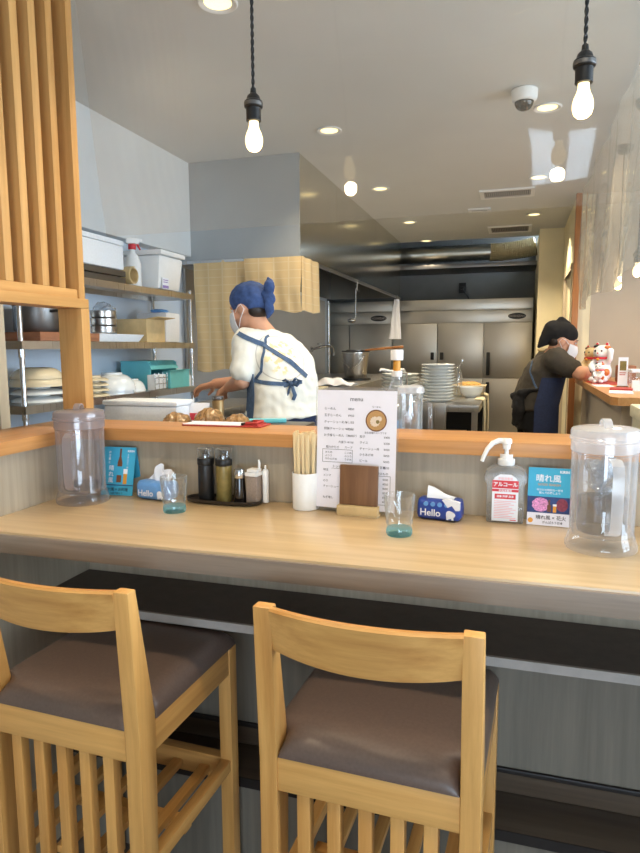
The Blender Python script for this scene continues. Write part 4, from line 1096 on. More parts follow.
def fridge(x1, label, y=7.0):
    w, n = 1.437, 3
    x0 = x1 - w
    t = thing('upright_fridge', label, 'fridge', ((x0 + x1) / 2, y, KF), 0, 'steel upright fridges')
    g = G(); g.box(x0, x1, y + 0.03, y + 0.75, KF, 1.91, bev=0.004); obj('body', g, 'steelfridge', t, 30, True)
    g = G(); g.box(x0, x1, y, y + 0.0295, 1.80, 1.91, bev=0.003); g.box(x0, x1, y + 0.004, y + 0.0295, 1.668, 1.796, bev=0.003); obj('control_panel', g, 'steelfridge', t, 30, True)
    g = G(); m = Matrix.Translation((x1 - 0.155, y + 0.003, 1.728)) @ Matrix.Rotation(R(90), 4, 'X'); 
    g.rings([[m @ Vector((0.088 * math.cos(2 * math.pi * k / 32), 0.032 * math.sin(2 * math.pi * k / 32), d)) for k in range(32)] for d in (0.0, 0.006)])
    bo = obj('oval_badge', g, 'black', t, 30, True)
    g = G(); g.text('HOSHIZAKI', 0.030, (x1 - 0.155, y - 0.0036, 1.718), align='CENTER', bold=0.01); flat_obj('badge_lettering', g, 'shelfedge', bo, True)
    dw = w / n
    for i in range(n):
        for z0, z1 in ((1.095, 1.66), (0.25, 1.085)):
            a = x0 + i * dw + 0.004; b = x0 + (i + 1) * dw - 0.004
            g = G(); g.box(a, b, y - 0.028, y + 0.0295, z0, z1, bev=0.006); d = obj('door', g, 'steelfridge', t, 30, True)
            hx = (a + 0.045) if i == n - 1 else (b - 0.045 if i % 2 == 0 else a + 0.045)
            if z0 > 1:
                big = i == n - 1
                g = G(); g.box(hx - 0.018, hx + 0.018, y - 0.055, y - 0.0285, 1.12 if big else 1.28, 1.36, bev=0.008); obj('door_handle', g, 'black', d, 30, True)
            else:
                g = G(); g.box(hx - 0.018, hx + 0.018, y - 0.055, y - 0.0285, 0.85, 1.05, bev=0.008); obj('door_handle', g, 'black', d, 30, True)
    g = G(); g.box(x0 + 0.02, x1 - 0.02, y + 0.05, y + 0.7, KF - 0.139, KF - 0.0); g.bm.free()
    return t
fridge(0.139, 'large steel upright fridge facing the counter, right of the hood')
fridge(-1.305, 'dimmer steel upright fridge under the hood, left of the other one')

t = thing('ceiling_duct', 'silver exhaust duct with a beige flexible end above the fridges', 'duct', (-0.5, 7.2, 2.42))
def corr(path, r, amp, n, seg=28):
    P = [Vector(p) for p in path]
    L = [0]
    for i in range(1, len(P)): L.append(L[-1] + (P[i] - P[i - 1]).length)
    pts, rr = [], []
    for k in range(n + 1):
        d = L[-1] * k / n; i = max(j for j in range(len(P) - 1) if L[j] <= d + 1e-9); f = (d - L[i]) / (L[i + 1] - L[i])
        pts.append(P[i].lerp(P[i + 1], f)); rr.append(r + amp * (1 if k % 2 else -1))
    g = G(); g.tube(pts, rr, seg); return g
obj('foil_pipe', corr([(-1.9, 7.22, 2.41), (-0.30, 7.22, 2.41)], 0.085, 0.0015, 60), 'duct', t, 60, True)
path = [(-0.31 + 0.46 * k / 20, 7.22 + 0.02 * math.sin(k / 20 * 3), 2.405 + 0.045 * (k / 20) ** 2) for k in range(21)]
obj('flexible_hose', corr(path, 0.092, 0.006, 46), 'flex', t, 60, True)
g = G()
for x in (-1.5, -0.5): g.box(x - 0.006, x + 0.006, 7.21, 7.23, 2.50, 2.80)
obj('hanger', g, 'darksteel', t, 0, True)
g = G(); g.box(-2.5, 0.16, 7.0, 7.6, 2.235, 2.275, bev=0.003); tag(obj('overhead_shelf', g, 'darksteel', None, 30), 'dark steel strip under the silver duct', 'shelf')
g = G(); g.box(-2.5, 0.155, 7.02, 7.1, 2.54, 2.545 + 0.03)
tag(obj('steel_channel', g, 'duct', None, 30), 'silver channel above the exhaust duct', 'channel')
t = thing('wall_socket', 'dark socket with plug on the grey wall above the fridges', 'socket', (-0.64, 7.858, 2.10))
g = G(); g.box(-0.04, 0.04, -0.012, 0.001, -0.06, 0.06, bev=0.004); obj('socket_plate', g, 'black', t, 30)
g = G(); g.box(-0.02, 0.02, -0.045, -0.0125, -0.02, 0.015, bev=0.004); g.tube([(0, -0.04, -0.02), (0.03, -0.05, -0.06), (0.07, -0.05, -0.11), (0.09, -0.03, -0.18)], 0.007, 8); obj('plug', g, 'black', t, 40)

# ------------------------------------------------------------------ wire-post shelving rack at left
RX0, RX1, RY0, RY1 = -1.955, -1.70, 1.915, 3.215
t = thing('shelving_rack', 'steel shelving rack holding bowls and boxes at the left wall', 'rack', (-1.83, 2.56, KF))
for x in (RX0 + 0.012, RX1 - 0.012):
    for y in (RY0 + 0.012, RY1 - 0.012):
        g = G(); g.lathe([(0.0095, 0.0), (0.0095, 1.58), (0.007, 1.59), (0.0, 1.592)], (x, y, KF), 16)
        for zz in (0.55, 1.02, 1.25):
            g.lathe([(0.0122, 0), (0.0122, 0.038)], (x, y, KF + zz + 0.0), 16)
        obj('post', g, 'chrome', t, 40, True)
SHZ = (1.709, 1.449, 1.213, 0.75)
for z in SHZ:
    g = G(); g.box(RX0, RX1, RY0, RY1, z - 0.005, z); g.box(RX1 - 0.004, RX1 + 0.002, RY0, RY1, z - 0.030, z); g.box(RX0, RX0 + 0.004, RY0, RY1, z - 0.030, z)
    g.box(RX0, RX1, RY0, RY0 + 0.004, z - 0.030, z - 0.0055); g.box(RX0, RX1, RY1 - 0.004, RY1, z - 0.030, z - 0.0055)
    obj('shelf', g, 'steel', t, 0, True)

def lathe_thing(name, label, cat, mat, prof, loc, group=None, seg=36, tilt=None):
    g = G(); g.lathe(prof, (0, 0, 0), seg, cap=False)
    o = obj(name, g, mat, None, 45); o.location = loc
    if tilt: o.rotation_euler = tilt
    return tag(o, label, cat, group)
def bowl_prof(r, h, th=0.004, foot=0.45):
    """upright bowl"""
    out = [(0.0, 0.0), (r * foot, 0.0), (r * foot, 0.008)]; inn = []
    for k in range(1, 9):
        a = k / 8; out.append((r * foot + (r - r * foot) * math.sin(a * math.pi / 2), 0.008 + (h - 0.008) * (1 - math.cos(a * math.pi / 2)) ** 0.9))
    for k in range(8, 0, -1):
        a = k / 8; inn.append((max(0.0, r * foot + (r - r * foot) * math.sin(a * math.pi / 2) - th), 0.008 + (h - 0.008) * (1 - math.cos(a * math.pi / 2)) ** 0.9 + (0 if k == 8 else th * 0.6)))
    return out + inn + [(0.0, 0.012)]
def inv(prof, h): return [(r, h - z) for r, z in prof]
E1 = 0.0008
# top shelf
zt = SHZ[0] + E1
for i, (za, lab) in enumerate(((0.0, 'lower dark oven tray under the white foam box'), (0.030, 'upper dark oven tray under the white foam box'))):
    g = G(); g.box(-1.93, -1.70, 2.18, 2.585, 0, 0.004); g.box(-1.93, -1.70, 2.18, 2.185, 0.004, 0.024); g.box(-1.93, -1.70, 2.58, 2.585, 0.004, 0.024); g.box(-1.705, -1.70, 2.185, 2.58, 0.004, 0.024); g.box(-1.93, -1.925, 2.185, 2.58, 0.004, 0.024)
    o = obj('oven_tray', g, 'darksteel', None, 0); o.location.z = zt + za; tag(o, lab, 'tray', 'oven trays on the top shelf')
t = thing('foam_box', 'white foam box on the trays on the top shelf', 'box', (-1.815, 2.46, zt + 0.0565))
g = G(); g.box(-0.125, 0.125, -0.27, 0.10, 0, 0.104, bev=0.006); obj('box_body', g, 'foam', t, 30)
g = G(); g.box(-0.128, 0.128, -0.273, 0.103, 0.1045, 0.127, bev=0.006); obj('lid', g, 'foam', t, 30)
g = G()
def roll(u, v):
    s = u * 0.36
    if s < 0.14: return (-1.93 + 0.23 * v, 2.72 + s, zt + 0.002 + 0.03 * (1 - s / 0.14) * 0 + 0.001)
    a = (s - 0.14) / 0.036
    r = 0.036 - 0.0012 * a
    return (-1.93 + 0.23 * v, 2.86 + r * math.sin(a), zt + 0.039 - r * math.cos(a))
g = G()
g.sheet(lambda u, v: ((-1.935 + 0.24 * v), 2.645 + (0.040 - 0.010 * u) * math.sin(u * 11.5 - 3.4) - 0.0, zt + 0.0425 - (0.040 - 0.010 * u) * math.cos(u * 11.5 - 3.4)), 60, 4, 0.003)
tag(obj('rolled_mat', g, 'gold', None, 60), 'rolled cream mat beside the foam box on the top shelf', 'mat')
t = thing('spray_bottle', 'white spray bottle with red trigger collar on the top shelf', 'bottle', (-1.775, 2.762, zt), R(-140))
g = G(); g.lathe([(0, 0), (0.036, 0), (0.039, 0.004), (0.039, 0.11), (0.030, 0.145), (0.014, 0.165), (0.0135, 0.178), (0, 0.178)], seg=28, cap=False); obj('body', g, 'white', t, 40)
g = G(); g.lathe([(0.0165, 0.1785), (0.018, 0.18), (0.018, 0.202), (0.015, 0.204), (0, 0.204)], seg=24, cap=False); obj('collar', g, 'red', t, 40)
g = G(); g.box(-0.034, 0.028, -0.011, 0.011, 0.2045, 0.232, bev=0.006); g.hexa([(-0.048, -0.007, 0.214), (-0.034, -0.007, 0.214), (-0.034, 0.007, 0.214), (-0.048, 0.007, 0.214)], [(-0.048, -0.007, 0.228), (-0.034, -0.007, 0.228), (-0.034, 0.007, 0.228), (-0.048, 0.007, 0.228)], 0.002); ho = obj('spray_head', g, 'white', t, 40)
g = G(); g.tube([(-0.024, 0, 0.206), (-0.030, 0, 0.192), (-0.038, 0, 0.178)], [0.0055, 0.005, 0.004], 8); obj('trigger', g, 'red', ho, 40)
t = thing('storage_tub', 'large translucent white tub at the far end of the top shelf', 'tub', (-1.795, 2.965, zt))
g = G(); g.hexa([(-0.115, -0.105, 0), (0.095, -0.105, 0), (0.095, 0.11, 0), (-0.115, 0.11, 0)], [(-0.13, -0.112, 0.165), (0.115, -0.112, 0.165), (0.115, 0.122, 0.165), (-0.13, 0.122, 0.165)], 0.018); obj('tub_body', g, 'white', t, 40)
g = G(); g.box(-0.138, 0.125, -0.117, 0.128, 0.1655, 0.19, bev=0.009); obj('lid', g, 'white', t, 40)
g = G(); g.box(0.105, 0.108, -0.085, -0.025, 0.004, 0.058); po = obj('price_card', g, 'packwhite', t, 0)
g = G(); g.box(0.1082, 0.1088, -0.082, -0.028, 0.007, 0.020); g.box(0.1082, 0.1088, -0.075, -0.035, 0.034, 0.038); g.box(0.1082, 0.1088, -0.078, -0.030, 0.044, 0.048); obj('card_lettering', g, 'purple', po, 0)
# middle shelf
zm = SHZ[1] + E1
t = thing('cooking_pot', 'dark pot standing on a tray at the near end of the middle shelf', 'pot', (-1.83, 2.16, zm + 0.0355))
g = G(); g.lathe([(0, 0), (0.085, 0), (0.09, 0.006), (0.09, 0.10), (0.094, 0.103), (0.088, 0.104), (0.085, 0.010), (0, 0.008)], seg=36, cap=False); obj('pot_body', g, 'darksteel', t, 40)
g = G(); g.tube([(0.088, -0.03, 0.08), (0.115, -0.025, 0.082), (0.115, 0.025, 0.082), (0.088, 0.03, 0.08)], 0.005, 8); obj('handle', g, 'black', t, 40)
g = G(); g.box(-1.94, -1.705, 2.02, 2.38, zm, zm + 0.012, bev=0.003); g.box(-1.94, -1.705, 2.02, 2.032, zm + 0.012, zm + 0.034); g.box(-1.94, -1.705, 2.368, 2.38, zm + 0.012, zm + 0.034); g.box(-1.717, -1.705, 2.032, 2.368, zm + 0.012, zm + 0.034)
g.box(-1.90, -1.74, 2.07, 2.25, zm + 0.0125, zm + 0.035)
tag(obj('wooden_tray', g, 'rubber', None, 20), 'brown wooden tray under the dark pot on the middle shelf', 'tray')
t = thing('plastic_tray', 'flat white tray beside the wooden post on the middle shelf', 'tray', (-1.80, 2.56, zm))
g = G(); g.hexa([(-0.11, -0.15, 0), (0.07, -0.15, 0), (0.07, 0.16, 0), (-0.11, 0.16, 0)], [(-0.13, -0.17, 0.035), (0.09, -0.17, 0.035), (0.09, 0.18, 0.035), (-0.13, 0.18, 0.035)], 0.005); obj('tray_body', g, 'foam', t, 30)
zz = zm + 0.0365
def ring_cup(x, y, z, label, n):
    t = thing('steel_bowl', label, 'bowl', (x, y, z), 0, 'small steel bowls on the middle shelf')
    g = G(); g.lathe([(0, 0), (0.045, 0), (0.053, 0.004), (0.055, 0.030), (0.058, 0.032), (0.055, 0.0325), (0.050, 0.006), (0, 0.004)], seg=32, cap=False); obj('bowl_wall', g, 'steel', t, 40)
for i in range(3): ring_cup(-1.757, 2.487, zz + i * 0.0335, ('bottom', 'middle', 'top')[i] + ' steel bowl of the short stack on the middle shelf', i)
t = thing('white_canister', 'white canister left of the steel bowls on the middle shelf', 'canister', (-1.862, 2.437, zz), R(-90))
g = G(); g.lathe([(0, 0), (0.05, 0), (0.053, 0.004), (0.05, 0.09), (0.046, 0.095), (0, 0.096)], seg=32, cap=False); obj('canister_body', g, 'ceramic', t, 40)
g = G(); g.tube([(0.05, 0.0, 0.078), (0.078, 0.0, 0.076), (0.080, 0, 0.04), (0.052, 0, 0.022)], 0.006, 8); obj('handle', g, 'ceramic', t, 50)
def bag(x, y, z, r, label, seed, mat='bag'):
    g = G(); g.ball((0, 0, r[2]), r, 28, 18)
    for v in g.bm.verts:
        k = noise.noise(v.co * 22 + Vector((seed, 0, 0))) * 0.35 + noise.noise(v.co * 50 + Vector((seed, 3, 0))) * 0.12
        f = 1 + k
        v.co = Vector((v.co.x * f, v.co.y * f, max(0.0005, r[2] + (v.co.z - r[2]) * f)))
    o = obj('plastic_bag', g, mat, None, 25); o.location = (x, y, z)
    return tag(o, label, 'bag')
bag(-1.86, 2.555, zz + 0.11, (0.05, 0.075, 0.06), 'crumpled clear plastic bag above the steel bowls', 1.3) if False else None
bag(-1.83, 2.60, zz, (0.05, 0.05, 0.075), 'crumpled clear plastic bag behind the tan carton on the middle shelf', 4.1)
t = thing('open_carton', 'open tan carton with flap on the middle shelf', 'carton', (-1.79, 2.85, zm))
g = G(); g.box(-0.09, 0.075, -0.085, 0.085, 0, 0.003)
for a in ((-0.09, -0.087, -0.085, 0.085), (0.072, 0.075, -0.085, 0.085), (-0.087, 0.072, -0.085, -0.082), (-0.087, 0.072, 0.082, 0.085)): g.box(*a, 0.003, 0.112)
obj('carton_body', g, 'card', t, 0)
g = G(); g.prism([(0.0755, 0.110), (0.135, 0.118), (0.135, 0.121), (0.0755, 0.113)], lambda a, b, d: (a, d, b), -0.085, 0.085); obj('flap', g, 'card', t, 0)
t = thing('white_tub', 'white tub with a blue bag on top at the far end of the middle shelf', 'tub', (-1.80, 3.03, zm))
g = G(); g.hexa([(-0.09, -0.07, 0), (0.075, -0.07, 0), (0.075, 0.075, 0), (-0.09, 0.075, 0)], [(-0.1, -0.065, 0.152), (0.08, -0.065, 0.152), (0.08, 0.078, 0.152), (-0.1, 0.078, 0.152)], 0.014); obj('tub_body', g, 'foam', t, 40)
bag(-1.80, 3.03, zm + 0.1525, (0.055, 0.05, 0.010), 'pale blue bag lying on the white tub on the middle shelf', 2.7, 'bluepale')
# lower shelf
zl = SHZ[2] + E1
def turned(x, y, r, h, z, label, mat, group, tilt=None): return lathe_thing('serving_bowl', label, 'bowl', mat, inv(bowl_prof(r, h), h), (x, y, z), group, 40, tilt)
G1 = 'upturned bowls on the lower shelf'
lathe_thing('serving_bowl', 'lower white bowl under the cream bowls left of the wooden post', 'bowl', 'ceramic', inv(bowl_prof(0.100, 0.030), 0.030), (-1.815, 2.12, zl), G1, 40)
lathe_thing('serving_bowl', 'second white bowl under the cream bowls left of the wooden post', 'bowl', 'ceramic', inv(bowl_prof(0.103, 0.030), 0.030), (-1.815, 2.12, zl + 0.0305), G1, 40)
turned(-1.815, 2.12, 0.106, 0.058, zl + 0.061, 'upturned cream bowl, lower of the cream pair', 'cream_ceramic', G1)
lathe_thing('serving_bowl', 'upturned cream bowl, top of the cream pair left of the wooden post', 'bowl', 'cream_ceramic', inv(bowl_prof(0.098, 0.05), 0.05)[2:] , (-1.815, 2.12, zl + 0.0915), G1, 40)
turned(-1.86, 2.30, 0.075, 0.085, zl, 'dark upturned bowl behind the wooden post', 'porcelain_dark', G1)
for i in range(4): lathe_thing('serving_bowl', '%s white bowl of the small stack just right of the wooden post' % ('lowest', 'second', 'third', 'top')[i], 'bowl', 'cream_ceramic', inv(bowl_prof(0.062, 0.022), 0.022), (-1.775, 2.425, zl + i * 0.0225), G1, 32)
def leaning(x, y, z, r, h, label, ang):
    o = lathe_thing('serving_bowl', label, 'bowl', 'ceramic', bowl_prof(r, h), (x, y, z), G1, 40, (R(ang), 0, 0)); return o
turned(-1.79, 2.575, 0.098, 0.075, zl, 'upturned white bowl nearest the wooden post on the lower shelf', 'ceramic', G1)
lathe_thing('serving_bowl', 'upturned white bowl stacked over the bowl nearest the post', 'bowl', 'ceramic', inv(bowl_prof(0.1065, 0.080), 0.080), (-1.79, 2.575, zl + 0.016), G1, 40)
turned(-1.79, 2.745, 0.060, 0.060, zl, 'smaller upturned white bowl beside the teal box', 'ceramic', G1)
turned(-1.90, 2.40, 0.04, 0.09, zl, 'pale bowl behind the white bowls on the lower shelf', 'foam', G1)
t = thing('teal_drawer_box', 'teal plastic box with open front on the lower shelf', 'box', (-1.80, 3.02, zl))
g = G()
for a in ((-0.13, -0.124, -0.16, 0.10, 0.0, 0.135), (-0.124, 0.04, -0.16, -0.154, 0, 0.135), (-0.124, 0.04, 0.094, 0.10, 0, 0.135), (-0.124, 0.04, -0.154, 0.094, 0, 0.006)): g.box(*a)
obj('box_shell', g, 'teal', t, 0)
g = G(); g.prism([(-0.13, 0.136), (0.02, 0.136), (0.045, 0.100), (0.05, 0.100), (0.024, 0.142), (-0.13, 0.142)], lambda a, b, d: (a, d, b), -0.165, 0.105); obj('lid', g, 'teal', t, 0)
t = thing('teal_tray', 'open teal tray standing in front of the teal box', 'tray', (-1.735, 3.06, zl))
g = G()
for a in ((0.024, 0.028, -0.10, 0.10, 0.0, 0.088), (-0.016, 0.024, -0.10, -0.096, 0, 0.088), (-0.016, 0.024, 0.096, 0.10, 0, 0.088), (-0.016, 0.024, -0.096, 0.096, 0, 0.004)): g.box(*a)
obj('tray_body', g, 'teal', t, 0)
g = G(); g.box(0.020, 0.034, -0.104, 0.104, 0.0885, 0.094, bev=0.001); obj('rim', g, 'teal', t, 0)
g = G(); g.box(-1.86, -1.715, 3.17, 3.195, zl, zl + 0.06, bev=0.004); tag(obj('white_carton', g, 'foam', None, 30), 'small white carton at the far end of the lower shelf', 'carton')
t = thing('napkin_caddy', 'grey wire caddy with white cartons in front of the teal box', 'caddy', (-1.735, 2.868, zl))
g = G(); g.box(-0.02, 0.025, -0.05, 0.055, 0.0, 0.075, bev=0.003); obj('carton', g, 'foam', t, 30)
g = G()
for zz2 in (0.003, 0.03, 0.06): g.tube([(0.028, -0.055, zz2), (0.028, 0.06, zz2)], 0.0018, 6)
for yy in (-0.055, -0.02, 0.02, 0.06): g.tube([(0.028, yy, 0.002), (0.028, yy, 0.085)], 0.0018, 6)
obj('wire_front', g, 'chrome', t, 40)

# ------------------------------------------------------------------ work surfaces
def work_table(name, label, x0, x1, y0, y1, z, th=0.04, mat='steel', under=True):
    t = thing(name, label, 'counter', ((x0 + x1) / 2, (y0 + y1) / 2, KF))
    g = G(); g.box(x0, x1, y0, y1, z - th, z, bev=0.003); obj('top', g, mat, t, 30, True)
    for x in (x0 + 0.03, x1 - 0.03):
        for y in (y0 + 0.03, y1 - 0.03):
            g = G(); g.box(x - 0.018, x + 0.018, y - 0.018, y + 0.018, KF, z - th - 0.0005); obj('leg', g, 'steel', t, 0, True)
    if under:
        g = G(); g.box(x0 + 0.05, x1 - 0.05, y0 + 0.05, y1 - 0.05, KF + 0.25, KF + 0.27); obj('lower_shelf', g, 'steel', t, 0, True)
    return t
work_table('front_worktop', 'steel worktop right behind the wooden ledge', -1.62, 2.0, 1.79, 2.13, 1.12)
work_table('prep_table', 'steel prep table in front of the shelving rack where the worker reaches', -1.66, -1.33, 2.16, 3.44, 1.13)
rt = thing('cooking_range', 'long steel cooking range below the exhaust hood', 'range', (-1.5, 5.0, KF))
g = G(); g.box(-1.955, -1.10, 3.72, 6.45, KF, 1.10, bev=0.004); obj('range_body', g, 'steel', rt, 30, True)
g = G(); g.box(-1.96, -1.09, 3.70, 6.47, 1.1005, 1.15, bev=0.004); obj('range_top', g, 'steel', rt, 30, True)
g = G(); g.box(-1.966, -1.95, 3.60, 6.60, 1.151, 1.90); obj('backsplash', g, 'backsplash', rt, 0, True)
isl = work_table('island_table', 'steel island table holding the plate stacks', -1.0, -0.22, 4.17, 5.25, 1.05, 0.045)
g = G(); g.box(-0.605, -0.425, 4.150, 4.168, 0.86, 1.062, bev=0.003); obj('front_plate', g, 'steel', isl, 30, True)
g = G(); g.box(-0.98, -0.24, 5.20, 5.215, 0.30, 1.0); obj('shade_panel', g, 'black', isl, 0, True)  # black sheet standing in for the shade under the island top
g = G(); g.box(-0.95, -0.34, 4.20, 4.8, 0.80, 0.815); g.box(-0.95, -0.34, 4.20, 4.21, 0.815, 0.83); obj('middle_shelf', g, 'darksteel', isl, 0, True)

# items right behind the ledge
zk = 1.1208
t = thing('foam_tray', 'white foam box lying on the worktop below the shelving rack', 'box', (-1.265, 2.035, zk))
g = G(); g.box(-0.145, 0.145, -0.06, 0.06, 0, 0.098, bev=0.007); obj('box_body', g, 'foam', t, 30)
g = G(); g.box(-0.150, 0.150, -0.065, 0.065, 0.0985, 0.116, bev=0.006); obj('lid', g, 'foam', t, 30)
for i, (x, y, r, lab) in enumerate(((-1.085, 1.915, (0.050, 0.05, 0.043), 'left brown packet of noodles behind the ledge'), (-0.975, 1.93, (0.052, 0.055, 0.050), 'middle brown packet of noodles behind the ledge'), (-0.868, 1.92, (0.047, 0.05, 0.043), 'right brown packet of noodles behind the ledge'))):
    g = G(); g.ball((0, 0, r[2]), r, 36, 22)
    for v in g.bm.verts:
        k = noise.noise(v.co * 22 + Vector((i * 5.0, 0, 0))) * 0.14 + 0.05 * math.sin(v.co.x * 330 + v.co.z * 120 + 3 * noise.noise(v.co * 30))
        v.co = Vector((v.co.x * (1 + k), v.co.y * (1 + k), max(0.0006, r[2] + (v.co.z - r[2]) * (1 + k))))
    o = obj('noodle_packet', g, 'noodle', None, 20); o.location = (x, y, zk); tag(o, lab, 'food packet', 'brown packets behind the ledge')
g = G(); m = Matrix.Rotation(R(20), 4, 'Z'); g.box(-0.075, 0.075, -0.011, 0.011, 0.0, 0.014, bev=0.005, mat=m); o = obj('teal_spatula', g, 'teal', None, 40); o.location = (-0.82, 2.04, zk + 0.0445); tag(o, 'teal handled tool lying on the board behind the clipboard', 'kitchen tool')
g = G(); g.box(-0.895, -0.66, 1.99, 2.11, zk, zk + 0.044, bev=0.004); tag(obj('cutting_board', g, 'darksteel', None, 30), 'dark board under the teal tool behind the clipboard', 'board')
# prep table things
zp = 1.1308
t = thing('seasoning_pouch', 'red and white pouch standing beside the brass canister below the worker\'s hands', 'pouch', (-1.085, 2.075, zk))
g = G(); g.rings([[(0.045 * c(a) * k, 0.022 * s(a) * q, z) for a in [2 * math.pi * j / 24 for j in range(24)] for c, s in ((math.cos, math.sin),)] for z, k, q in ((0, 0.9, 1.0), (0.01, 1, 1.2), (0.055, 1, 1.1), (0.09, 0.95, 0.5), (0.105, 0.95, 0.12))]); obj('pouch_body', g, 'packwhite', t, 50)
g = G(); g.box(-0.022, 0.022, -0.030, -0.026, 0.045, 0.07); obj('printed_panel', g, 'red', t, 0)
t = thing('brass_canister', 'slim brass coloured canister behind the brown packets', 'canister', (-1.018, 2.09, zk))
g = G(); g.lathe([(0, 0), (0.020, 0), (0.021, 0.004), (0.021, 0.11), (0.018, 0.115), (0, 0.116)], seg=28, cap=False); obj('canister_body', g, 'brass', t, 40)
g = G(); g.lathe([(0.0205, 0.1165), (0.021, 0.118), (0.021, 0.128), (0.0, 0.13)], seg=28, cap=False); obj('lid', g, 'darksteel', t, 40)
lathe_thing('mixing_bowl', 'black bowl beside the brass canister', 'bowl', 'porcelain_dark', bowl_prof(0.042, 0.055), (-0.945, 2.085, zk))
g = G(); g.box(-1.65, -1.48, 2.50, 2.75, zp, zp + 0.04, bev=0.006); tag(obj('meat_tray', g, 'rubber', None, 30), 'brown tray beside the worker\'s hand under the rack', 'tray')

# jug and bottle just behind the ledge, in front of the plate stacks
t = thing('pump_bottle', 'clear round-shouldered bottle with white cap behind the menu', 'bottle', (-0.362, 2.02, zk))
g = G(); g.lathe([(0, 0), (0.068, 0), (0.072, 0.005), (0.072, 0.085), (0.066, 0.115), (0.048, 0.145), (0.026, 0.172), (0.015, 0.195), (0.0135, 0.205), (0.0122, 0.205), (0.0135, 0.194), (0.024, 0.170), (0.046, 0.143), (0.064, 0.114), (0.070, 0.084), (0.070, 0.006), (0, 0.004)], seg=44, cap=False); obj('bottle_body', g, 'pitcher', t, 45)
g = G(); g.lathe([(0.0150, 0.206), (0.0168, 0.2065), (0.0168, 0.224), (0.0, 0.2245)], seg=28, cap=False); obj('lower_cap', g, 'white', t, 40)
g = G(); g.lathe([(0.0115, 0.225), (0.0115, 0.257), (0.0, 0.257)], seg=28, cap=False); obj('measuring_neck', g, 'amber', t, 40)
g = G(); g.lathe([(0.0135, 0.2575), (0.0195, 0.258), (0.0200, 0.288), (0.0190, 0.290), (0.0, 0.2905)], seg=28, cap=False); obj('top_cap', g, 'white', t, 40)
g = G(); g.box(-0.03, 0.03, -0.0745, -0.0705, 0.02, 0.075); obj('blue_label', g, 'bluepale', t, 0)
t = thing('glass_jug', 'small clear jug with a side handle behind the ledge', 'jug', (-0.292, 1.862, zk), R(-20))
g = G(); g.lathe([(0, 0), (0.033, 0), (0.035, 0.004), (0.034, 0.13), (0.036, 0.165), (0.0345, 0.1655), (0.032, 0.13), (0.032, 0.008), (0, 0.007)], seg=40, cap=False); obj('jug_body', g, 'glass', t, 45)
g = G(); g.lathe([(0.037, 0.166), (0.039, 0.168), (0.038, 0.182), (0.030, 0.188), (0, 0.190)], seg=40, cap=False); obj('lid', g, 'pitcherlid', t, 45)
g = G(); g.tube([(0.033, 0, 0.145), (0.052, 0, 0.148), (0.062, 0, 0.135), (0.064, 0, 0.09), (0.062, 0, 0.03), (0.062, 0, 0.002)], 0.0055, 12); obj('handle', g, 'pitcher', t, 60)

# ------------------------------------------------------------------ plates and bowls on the island
ordn = ['lowest', 'second lowest', 'third lowest', 'fourth lowest', 'fifth lowest', 'sixth lowest', 'seventh lowest', 'eighth lowest', 'ninth lowest', 'tenth lowest', 'eleventh lowest', 'top']
def plate_prof(r, h): return [(0, 0), (r * 0.55, 0), (r * 0.57, 0.003), (r * 0.82, h * 0.35), (r * 0.985, h * 0.86), (r, h * 0.94), (r * 0.99, h), (r * 0.95, h * 0.93), (r * 0.78, h * 0.5), (r * 0.5, h * 0.30), (0, h * 0.28)]
pm = None
def stack(x, y, z, r, h, pitch, n, what, names, group):
    me = None
    for i in range(n):
        if me is None:
            o = lathe_thing('ceramic_plate', '', 'plate', 'ceramic', plate_prof(r, h), (x, y, z), group, 44); me = o
        else:
            o = me.copy(); COL.objects.link(o); o.location = (x + random.uniform(-.0015, .0015), y + random.uniform(-.0015, .0015), z + i * pitch)
        o['label'] = '%s white plate of %s' % (names(i, n), what); o['category'] = 'plate'; o['group'] = group
nm = lambda i, n: 'top' if i == n - 1 else ordn[i]
ZI = 1.0508
stack(-0.512, 4.42, ZI, 0.114, 0.024, 0.0208, 12, 'the tall plate stack on the island', nm, 'plates in the tall stack')
stack(-0.716, 4.36, ZI, 0.086, 0.020, 0.0170, 6, 'the short plate stack beside the tall one', nm, 'plates in the short stack')
stack(-0.80, 4.60, ZI, 0.135, 0.030, 0.0250, 7, 'the wide stack behind the short one', nm, 'plates in the wide stack')
g = G(); g.sheet(lambda u, v: (-0.93 + 0.17 * u, 4.50 + 0.13 * v, ZI + 0.200 + 0.012 * math.sin(u * 8 + v * 3) * 0.5 + 0.010 * math.sin(v * 5)), 20, 14, 0.006)
tag(obj('folded_cloth', g, 'tissue', None, 60), 'white cloth lying on the wide plate stack', 'cloth')
g = G()
for a in (-0.735, -0.700): g.box(a, a + 0.012, 4.235, 4.25, ZI, ZI + 0.19)
g.box(-0.735, -0.688, 4.235, 4.25, ZI + 0.1905, ZI + 0.198)
tag(obj('steel_holder', g, 'chrome', None, 0), 'upright steel holder in front of the short plate stack', 'holder')
t = thing('food_tray', 'steel tray of golden food at the far end of the island', 'tray', (-0.36, 5.07, ZI))
g = G(); g.hexa([(-0.11, -0.09, 0.03), (0.12, -0.09, 0.03), (0.12, 0.13, 0.03), (-0.11, 0.13, 0.03)], [(-0.13, -0.11, 0.075), (0.14, -0.11, 0.075), (0.14, 0.15, 0.075), (-0.13, 0.15, 0.075)], 0.003); g.box(-0.1, 0.11, -0.08, 0.12, 0, 0.0295); obj('tray_body', g, 'cream_ceramic', t, 20)
g = G(); g.ball((0.01, 0.03, 0.077), (0.09, 0.08, 0.022), 40, 16)
for v in g.bm.verts: v.co.z += 0.010 * noise.noise(v.co * 60)
obj('food', g, 'fry', t, 30)
